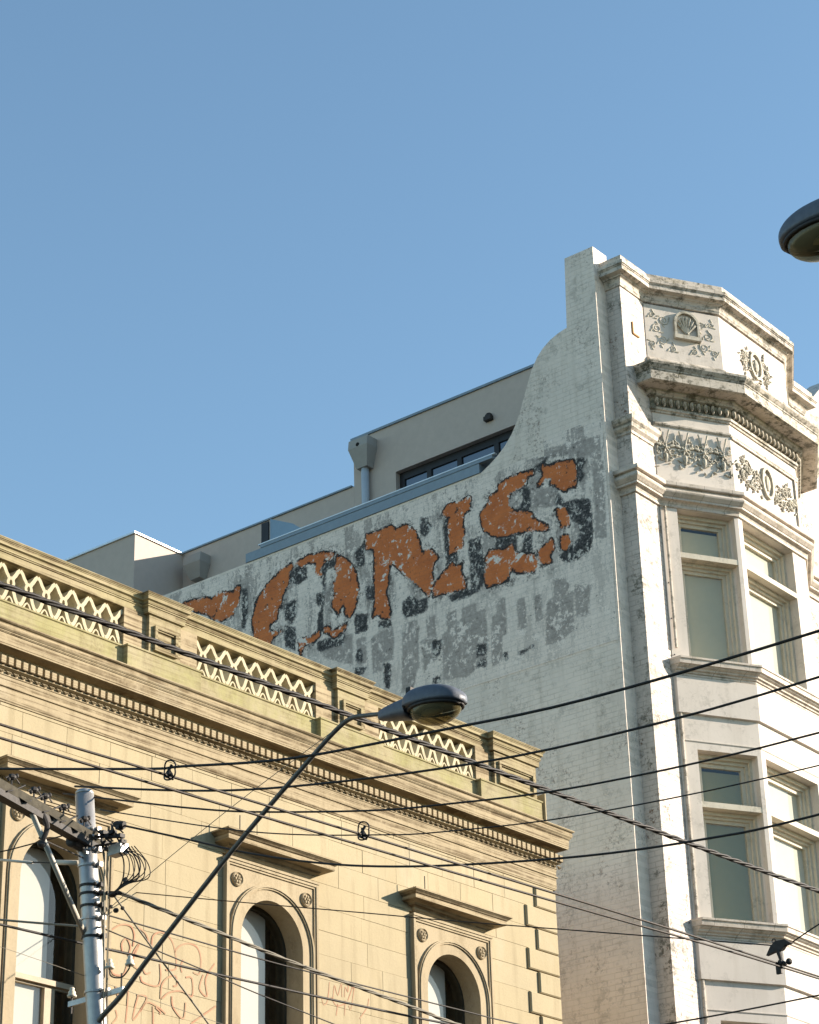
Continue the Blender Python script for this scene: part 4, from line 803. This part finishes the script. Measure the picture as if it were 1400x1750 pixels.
cable(across(11.46, [(1.5, 7.60), (1.92, 7.554), (2.183, 7.535), (2.85, 7.499)]), .006, 'short wire left of the pole across the arched window top')
cable(across(11.46, [(1.6, 7.10), (1.965, 6.989), (2.898, 6.739), (3.142, 6.678)]), .009, 'short twisted wire left of the pole at the white blind', 'braid', twist=0)
cable([(11.5, 3.10, 6.70), (11.46, 3.208, 6.794), (11.46, 4.457, 7.262), (11.46, 5.655, 7.637)], .0028, 'hair thin stay from the pole to the bend of the lamp arm', 'braid', None, 'stay_wire', 'wire')
cable([(10.2, 3.05, 6.40), (11.0, 3.02, 6.36), (12.9, 3.0, 6.22), (14.6, 2.95, 6.13)], .0022, 'faint thin wire across the red graffiti near the bottom left', 'braid', None, 'stay_wire', 'wire')
# ring clamps on the trolley wire
def ringclamp(x, o, z, label):
    R = root('ring_clamp', L, x, o, z, label, 'clamp', 'ring clamps on the trolley wire')
    m = MB(); P = [(x+.008*math.sin(k*.5), o+.047*cos(2*pi*k/32), z+.012+.057*sin(2*pi*k/32)) for k in range(33)]; m.tube(P, .0048, 6); m.build('ring', MAT['iron'], R, True)
    m = MB(); m.blob((x, o, z-.012), .02, .024, .018); m.tube([(x-.01, o-.02, z-.02), (x+.01, o+.01, z+.045)], .009, 5); m.tube([(x, o+.03, z-.035), (x, o-.01, z+.03)], .008, 5); m.tube([(x-.03, o, z-.028), (x+.03, o, z-.03)], .010, 6)
    m.build('jaw', MAT['iron'], R)
ringclamp(8.49, 7.0, 6.135, 'dark ring clamp on the trolley wire left of the window hood, nearer the pole')
ringclamp(10.10, 7.0, 6.165, 'dark ring clamp on the trolley wire above the right window hood')
# dark clamp at lower right
x, o, z = 14.70, 7.02, 6.37
R = root('section_insulator', L, x, o, z, 'dark cast clamp hanging on the wires in front of the lower bay sill', 'clamp')
m = MB(); m.add([(x-.015, o-.12, z-.045), (x-.015, o-.075, z+.02), (x-.015, o-.03, z+.045), (x-.015, o+.05, z+.045), (x-.015, o+.10, z+.005), (x-.015, o+.05, z-.0), (x-.015, o+.02, z-.03), (x-.015, o-.04, z-.03),
    (x+.02, o-.12, z-.045), (x+.02, o-.075, z+.02), (x+.02, o-.03, z+.045), (x+.02, o+.05, z+.045), (x+.02, o+.10, z+.005), (x+.02, o+.05, z-.0), (x+.02, o+.02, z-.03), (x+.02, o-.04, z-.03)],
    [tuple(range(8)), tuple(range(15, 7, -1))]+[(i, (i+1) % 8, 8+(i+1) % 8, 8+i) for i in range(8)]); m.build('body', MAT['iron'], R)
m = MB(); m.strap([(0, 0)], .01, 0, 0) if False else None
m.tube([(x, o-.05+.016*cos(k), z+.055+.016*sin(k)) for k in range(8)], .005, 5); m.tube([(x, o-.02, z-.02), (x, o+.0, z-.12)], .022, 8, .012); m.build('hanger', MAT['iron'], R)
m = MB(); m.tube([(x-.03, o, z-.122), (x+.05, o, z-.118)], .018, 8); m.blob((x+.03, o+.045, z-.115), .025, .025, .026); m.build('wire_grip', MAT['iron'], R)
m = MB(); m.box(x-.01, x+.01, o-.05, o-.005, z-.20, z-.12); m.build('plate', MAT['iron'], R)
# ================================================================== POLE
TP, BP = Vector((11.42, 2.945, 7.80)), Vector((11.50, 3.09, 5.98))
def onpole(z): return TP.lerp(BP, (7.80-z)/(7.80-5.98))
PB = onpole(0)
UP = root('utility_pole', L, PB.x, PB.y, 0, 'galvanised steel utility pole with crossarm, clamps and insulators before the arched window', 'utility pole')
rp = .073
m = MB(); m.tube([tuple(onpole(z)) for z in (-.1, 3, 5, 6, 7.0, 7.76)], rp+.003, 24, rp); c = onpole(7.76); m.lathe(tuple(c), [(rp, 0), (rp*.97, .02), (rp*.85, .035), (rp*.5, .045)], (0, 0, 1), 24)
m.build('shaft', MAT['galv'], UP, True)
for z in (7.46, 7.40, 7.30, 7.18, 7.02, 6.955, 6.86, 6.76, 6.62, 6.20):
    c = onpole(z); m = MB(); m.lathe((c.x, c.y, z-.008), [(rp+.003, 0), (rp+.009, .0), (rp+.009, .018), (rp+.003, .018)], (0, 0, 1), 20)
    m.box(c.x+.02, c.x+.05, c.y+rp, c.y+rp+.035, z-.012, z+.024); m.blob((c.x-.02, c.y+rp+.01, z+.005), .016, .016, .014); m.build('band_clamp', MAT['iron'] if z in (7.02, 6.955, 6.86, 6.62) else MAT['galv'], UP)
# crossarm: timber beam to the upper left
A0, A1 = Vector((11.56, 2.98, 7.40)), Vector((9.75, 3.55, 7.415))
d = (A1-A0).normalized(); w = Vector((-d.y, d.x, 0))*.04
m = MB()
pts = [A0-w, A1-w, A1+w, A0+w]; m.hexa([(p.x, p.y, p.z-.035) for p in pts]+[(p.x, p.y, p.z+.035) for p in pts]); m.build('crossarm', MAT['timber'], UP)
m = MB(); m.hexa([(p.x+.0, p.y+.0, p.z-.085) for p in pts]+[(p.x, p.y, p.z-.036) for p in pts]); m.build('angle_iron', MAT['iron'], UP)
m = MB(); m.tube([(10.60, 3.30, 7.35), (11.46, 3.0, 6.60)], .021, 10); m.build('brace', MAT['wbrace'], UP, True)
random.seed(5)
def insulator(c, k=1., par=UP, flip=1):
    m = MB(); m.lathe(c, [(.012*k, 0), (.034*k, .0), (.038*k, .012*k), (.026*k, .022*k), (.03*k, .035*k), (.024*k, .045*k), (.016*k, .055*k), (.02*k, .066*k), (.012*k, .075*k)], (0, 0, flip), 12); m.build('insulator', MAT['porc'], par, True)
for t in (.12, .28, .42, .50, .66, .84):
    c = A0.lerp(A1, t)+Vector((0, 0, .05)); m = MB(); m.tube([tuple(c), tuple(c+Vector((0, 0, .05)))], .008, 5); m.build('pin', MAT['iron'], UP)
    m = MB(); m.blob(tuple(c+Vector((0, 0, .07))), .035, .030, .026); m.blob(tuple(c+Vector((.035, .01, .085))), .016, .016, .02); m.blob(tuple(c+Vector((-.03, .0, .05))), .014, .014, .022); m.tube([tuple(c+Vector((-.06, 0, .05))), tuple(c+Vector((0, .01, .09))), tuple(c+Vector((.07, 0, .04)))], .006, 5); m.build('dead_end_clamp', MAT['iron'], UP)
for t in (.22, .38, .60):
    c = A0.lerp(A1, t); m = MB(); m.add([(c.x-.05, c.y-.02, c.z+.03), (c.x+.05, c.y-.05, c.z+.05), (c.x+.07, c.y+.05, c.z-.03), (c.x+.01, c.y+.07, c.z-.05), (c.x-.06, c.y+.05, c.z-.02), (c.x-.05, c.y-.01, c.z+.025), (c.x+.05, c.y-.04, c.z+.045), (c.x+.07, c.y+.06, c.z-.035), (c.x+.01, c.y+.08, c.z-.055), (c.x-.06, c.y+.06, c.z-.025)],
      [(0, 1, 2, 3, 4), (9, 8, 7, 6, 5), (0, 5, 6, 1), (1, 6, 7, 2), (2, 7, 8, 3), (3, 8, 9, 4), (4, 9, 5, 0)]); m.build('flashing_scrap', MAT['timber'], UP)
for k in range(4):
    c = A0.lerp(A1, .2+.13*k); e = A0.lerp(A1, .33+.13*k); m = MB(); m.tube(smooth([(c.x, c.y+.04, c.z+.09), ((c.x+e.x)/2, c.y+.07, c.z+.02), (e.x, e.y+.05, e.z-.04)]), .007, 5); m.build('jumper_lead', MAT['black'], UP, True)
c = A0.lerp(A1, .45); m = MB(); m.tube(smooth([(c.x, c.y+.02, c.z-.04), (c.x+.03, c.y+.05, c.z-.14), (c.x+.02, c.y+.02, c.z-.24)]), .024, 8, .018); m.blob((c.x+.01, c.y+.02, c.z-.27), .035, .03, .03); m.build('suspension_bracket', MAT['iron'], UP)
m = MB(); m.lathe((11.30, 3.02, 7.33), [(.03, -.09), (.05, -.08), (.055, .06), (.03, .08)], (1, -.3, .05), 12); m.blob((11.12, 3.08, 7.36), .05, .04, .035); m.build('stay_drum', MAT['iron'], UP)
m = MB(); m.tube([(c.x, c.y, c.z-.22), (11.44, 2.98, 7.24)], .007, 5); m.build('strut', MAT['iron'], UP)
c = onpole(7.30); m = MB(); m.lathe((c.x-.05, c.y+.04, 7.30), [(.0, 0), (.042, .0), (.042, .02), (0, .02)], (0, 1, 0), 14); m.build('end_cap', MAT['galv'], UP)
# white rod insulators left of the pole
m = MB(); m.tube([(11.46, 2.60, 7.31), (11.46, 2.86, 7.245)], .020, 8); m.build('strain_insulator', MAT['wbrace'], UP, True)
m = MB(); m.tube([(11.46, 1.93, 7.485), (11.46, 2.32, 7.372)], .011, 8); m.build('strain_insulator', MAT['wbrace'], UP, True)
m = MB(); m.tube([(11.46, 2.30, 7.38), (11.46, 2.62, 7.30)], .006, 5); m.tube([(11.46, 1.4, 7.62), (11.46, 1.95, 7.48)], .006, 5); m.build('link', MAT['iron'], UP)
# right side: fuse brackets, looping leads
m = MB(); m.box(11.44, 11.52, 3.22, 3.36, 7.21, 7.29); m.build('fuse_box', MAT['galv'], UP)
m = MB(); m.tube([(11.46, 3.0, 7.42), (11.46, 3.33, 7.34)], .011, 6); m.tube([(11.46, 3.02, 7.34), (11.46, 3.30, 7.30)], .009, 6); m.tube([(11.46, 3.10, 7.45), (11.46, 3.16, 7.20)], .009, 6)
m.tube([(11.46, 3.05, 7.47), (11.46, 3.25, 7.30)], .008, 6); m.tube([(11.46, 3.22, 7.47), (11.46, 3.35, 7.25)], .007, 6)
for (o_, z_) in ((3.28, 7.45), (3.31, 7.42), (3.20, 7.38), (3.33, 7.35), (3.16, 7.33), (3.24, 7.40), (3.14, 7.42), (3.19, 7.28), (3.35, 7.30)):
    m.box(11.44, 11.49, o_-.018, o_+.020, z_-.016, z_+.014); m.tube([(11.46, o_-.05, z_+.03), (11.46, o_+.01, z_-.02), (11.47, o_+.04, z_-.05)], .006, 5)
m.tube([(11.46, 3.28, 7.45), (11.48, 3.35, 7.435)], .03, 8)
m.build('fuse_bracket', MAT['iron'], UP)
for k in range(9):
    a = 3.24+.02*k; b = 3.36+.034*(k % 5)+.01*k; m = MB()
    m.tube(smooth([(11.46+.01*k, a, 7.27), (11.46+.012*k, b, 7.18-.01*k), (11.47+.01*k, b+.01, 7.05-.008*k), (11.47, 3.33+.012*k, 6.955), (11.47, 3.22, 6.91)]), .0042 if k % 3 else .006, 5); m.build('looping_lead', MAT['black'], UP, True)
m = MB(); m.tube([(11.47, 3.12, 6.95), (11.52, 3.28, 6.925), (11.74, 3.0, 7.047)], .016, 6); m.blob((11.5, 3.22, 6.92), .03, .035, .02); m.blob((11.48, 3.38, 6.99), .016, .022, .03); m.build('cable_grip', MAT['iron'], UP)
m = MB(); m.tube([(11.46, 3.16, 7.25), (11.49, 3.18, 5.9)], .008, 6); m.tube([(11.46, 3.20, 7.25), (11.49, 3.22, 5.9)], .004, 5); m.build('conduit', MAT['sash'], UP)
for (o_, z_) in ((2.98, 6.70), (3.05, 6.84), (3.18, 6.80)): 
    m = MB(); m.blob((11.52, o_+.06, z_), .022, .024, .02); m.blob((11.54, o_+.11, z_+.01), .016, .016, .016); m.build('bolt', MAT['galv'] if z_ < 6.75 else MAT['iron'], UP)
# lower insulator bracket
m = MB(); m.box(11.50, 11.52, 2.76, 3.36, 6.155, 6.195); m.build('bracket_bar', MAT['galv'], UP)
m = MB(); m.tube([(11.51, 3.335, 6.19), (11.51, 3.335, 6.30)], .007, 5); m.tube(smooth([(11.51, 3.20, 6.365), (11.51, 3.22, 6.30), (11.51, 3.335, 6.27), (11.51, 3.41, 6.315), (11.51, 3.42, 6.345)]), .006, 5); m.build('insulator_pin', MAT['iron'], UP)
m = MB(); m.tube([(11.51, 2.79, 6.10), (11.51, 2.79, 6.23)], .008, 6); m.build('insulator_pin', MAT['iron'], UP)
insulator((11.51, 2.79, 6.225)); insulator((11.51, 3.20, 6.36), 1.); insulator((11.51, 3.42, 6.34), 1.)
# ================================================================== STREET LAMPS
SLb = onpole(0)
LA = root('street_lamp', L, 11.46, 3.15, 6.0, 'grey cobra head street lamp on a long bent arm over the parapet', 'street lamp')
m = MB(); m.tube(smooth([(11.50, 3.05, 5.93), (11.46, 3.20, 6.00), (11.46, 3.40, 6.12), (11.46, 3.71, 6.36), (11.46, 4.543, 6.963), (11.46, 5.297, 7.445), (11.46, 5.56, 7.60), (11.46, 5.70, 7.645), (11.46, 5.85, 7.625), (11.46, 6.10, 7.575)], 6), .021, 14, .015); m.build('arm', MAT['arm'], LA, True)
def cobra(R, fr_x, P, K=1., mats=('lampgrey', 'bowl')):
    """P(u,s,h): u along the head (0 tail .. .72 nose), s sideways, h up"""
    T = lambda a, b, c: P(a*K, b*K, c*K)
    secs = [(-.06, .035, .045, -.03), (.02, .06, .06, -.045), (.14, .085, .075, -.06), (.24, .10, .085, -.07), (.255, .125, .10, -.03), (.34, .155, .125, -.03), (.50, .16, .125, -.03), (.62, .135, .10, -.03), (.69, .09, .06, -.028), (.72, .03, .015, -.025)]
    q_ = []
    for i in range(len(secs)-1):
        a0, a1, a2, a3 = secs[max(i-1, 0)], secs[i], secs[i+1], secs[min(i+2, len(secs)-1)]
        for t_ in (0, .2, .4, .6, .8):
            q_.append(tuple(max(-1, .5*((2*a1[c_])+(-a0[c_]+a2[c_])*t_+(2*a0[c_]-5*a1[c_]+4*a2[c_]-a3[c_])*t_*t_+(-a0[c_]+3*a1[c_]-3*a2[c_]+a3[c_])*t_**3)) for c_ in range(4)))
    secs = q_+[secs[-1]]
    n = 28; m = MB(T); pts = []
    for u, hw, top, bot in secs:
        for k in range(n):
            a = 2*pi*k/n; c_, s_ = cos(a), sin(a); e = .7
            y_ = hw*(abs(c_)**e)*(1 if c_ >= 0 else -1); z_ = (top*(abs(s_)**e) if s_ >= 0 else bot*(abs(s_)**e))
            pts.append((u, y_, z_))
    f = [(i*n+k, i*n+(k+1) % n, (i+1)*n+(k+1) % n, (i+1)*n+k) for i in range(len(secs)-1) for k in range(n)]+[tuple(range(n))[::-1], tuple((len(secs)-1)*n+k for k in range(n))]
    m.add(pts, f); m.build('housing', MAT[mats[0]], R, True)
    m = MB(T); ring = [(.47+.225*cos(2*pi*k/24), .152*sin(2*pi*k/24), -.034) for k in range(25)]; m.tube(ring, .012, 6); m.build('bowl_rim', MAT['iron'], R, True)
    m = MB(T); pts = []; q = 6; n = 24
    for i in range(q):
        a = i/q*pi/2; 
        for k in range(n): pts.append((.47+.215*cos(a)*cos(2*pi*k/n), .145*cos(a)*sin(2*pi*k/n), -.036-.12*sin(a)))
    pts.append((.47, 0, -.156)); f = [(i*n+k, i*n+(k+1) % n, (i+1)*n+(k+1) % n, (i+1)*n+k) for i in range(q-1) for k in range(n)]+[((q-1)*n+k, (q-1)*n+(k+1) % n, q*n) for k in range(n)]
    m.add(pts, f); m.build('bowl', MAT[mats[1]], R, True)
    m = MB(T); m.blob((.44, 0, -.055), .11, .035, .03); m.build('bulb', MAT['porc'], R, True)
    m = MB(T); m.box(.20, .245, -.03, .03, .07, .165) ; m.build('photocell', MAT['iron'], R)
    m = MB(T)
    for u, s_ in ((.27, .12), (.68, .08), (.27, -.12)): m.blob((u, s_, -.012), .016, .014, .014)
    m.build('latch', MAT['iron'], R)
ct, st = cos(radians(-5)), sin(radians(-5))
cobra(LA, 0, lambda u, s, h: (11.46+s, 6.03+u*ct-h*st, 7.575+u*st+h*ct), .95)
"""second lamp, nearer, entering at the right edge"""
lx, lo, lz = 11.46, 9.54, 9.83
L2 = root('street_lamp', L, lx, lo+.9, lz, 'dark street lamp head cut by the right edge of the photo, against the sky', 'street lamp')
cobra(L2, 0, lambda u, s, h: (lx+s, lo+.72*LK-u, lz+.03+h+.0*u), LK)
m = MB(); m.tube([(lx, lo+.74*LK, lz+.04), (lx, lo+1.6, lz+.02), (lx, lo+2.8, lz-.25), (lx, lo+3.0, lz-1.2), (lx, lo+3.0, 0)], .03, 12); m.build('pole', MAT['arm'], L2, True)
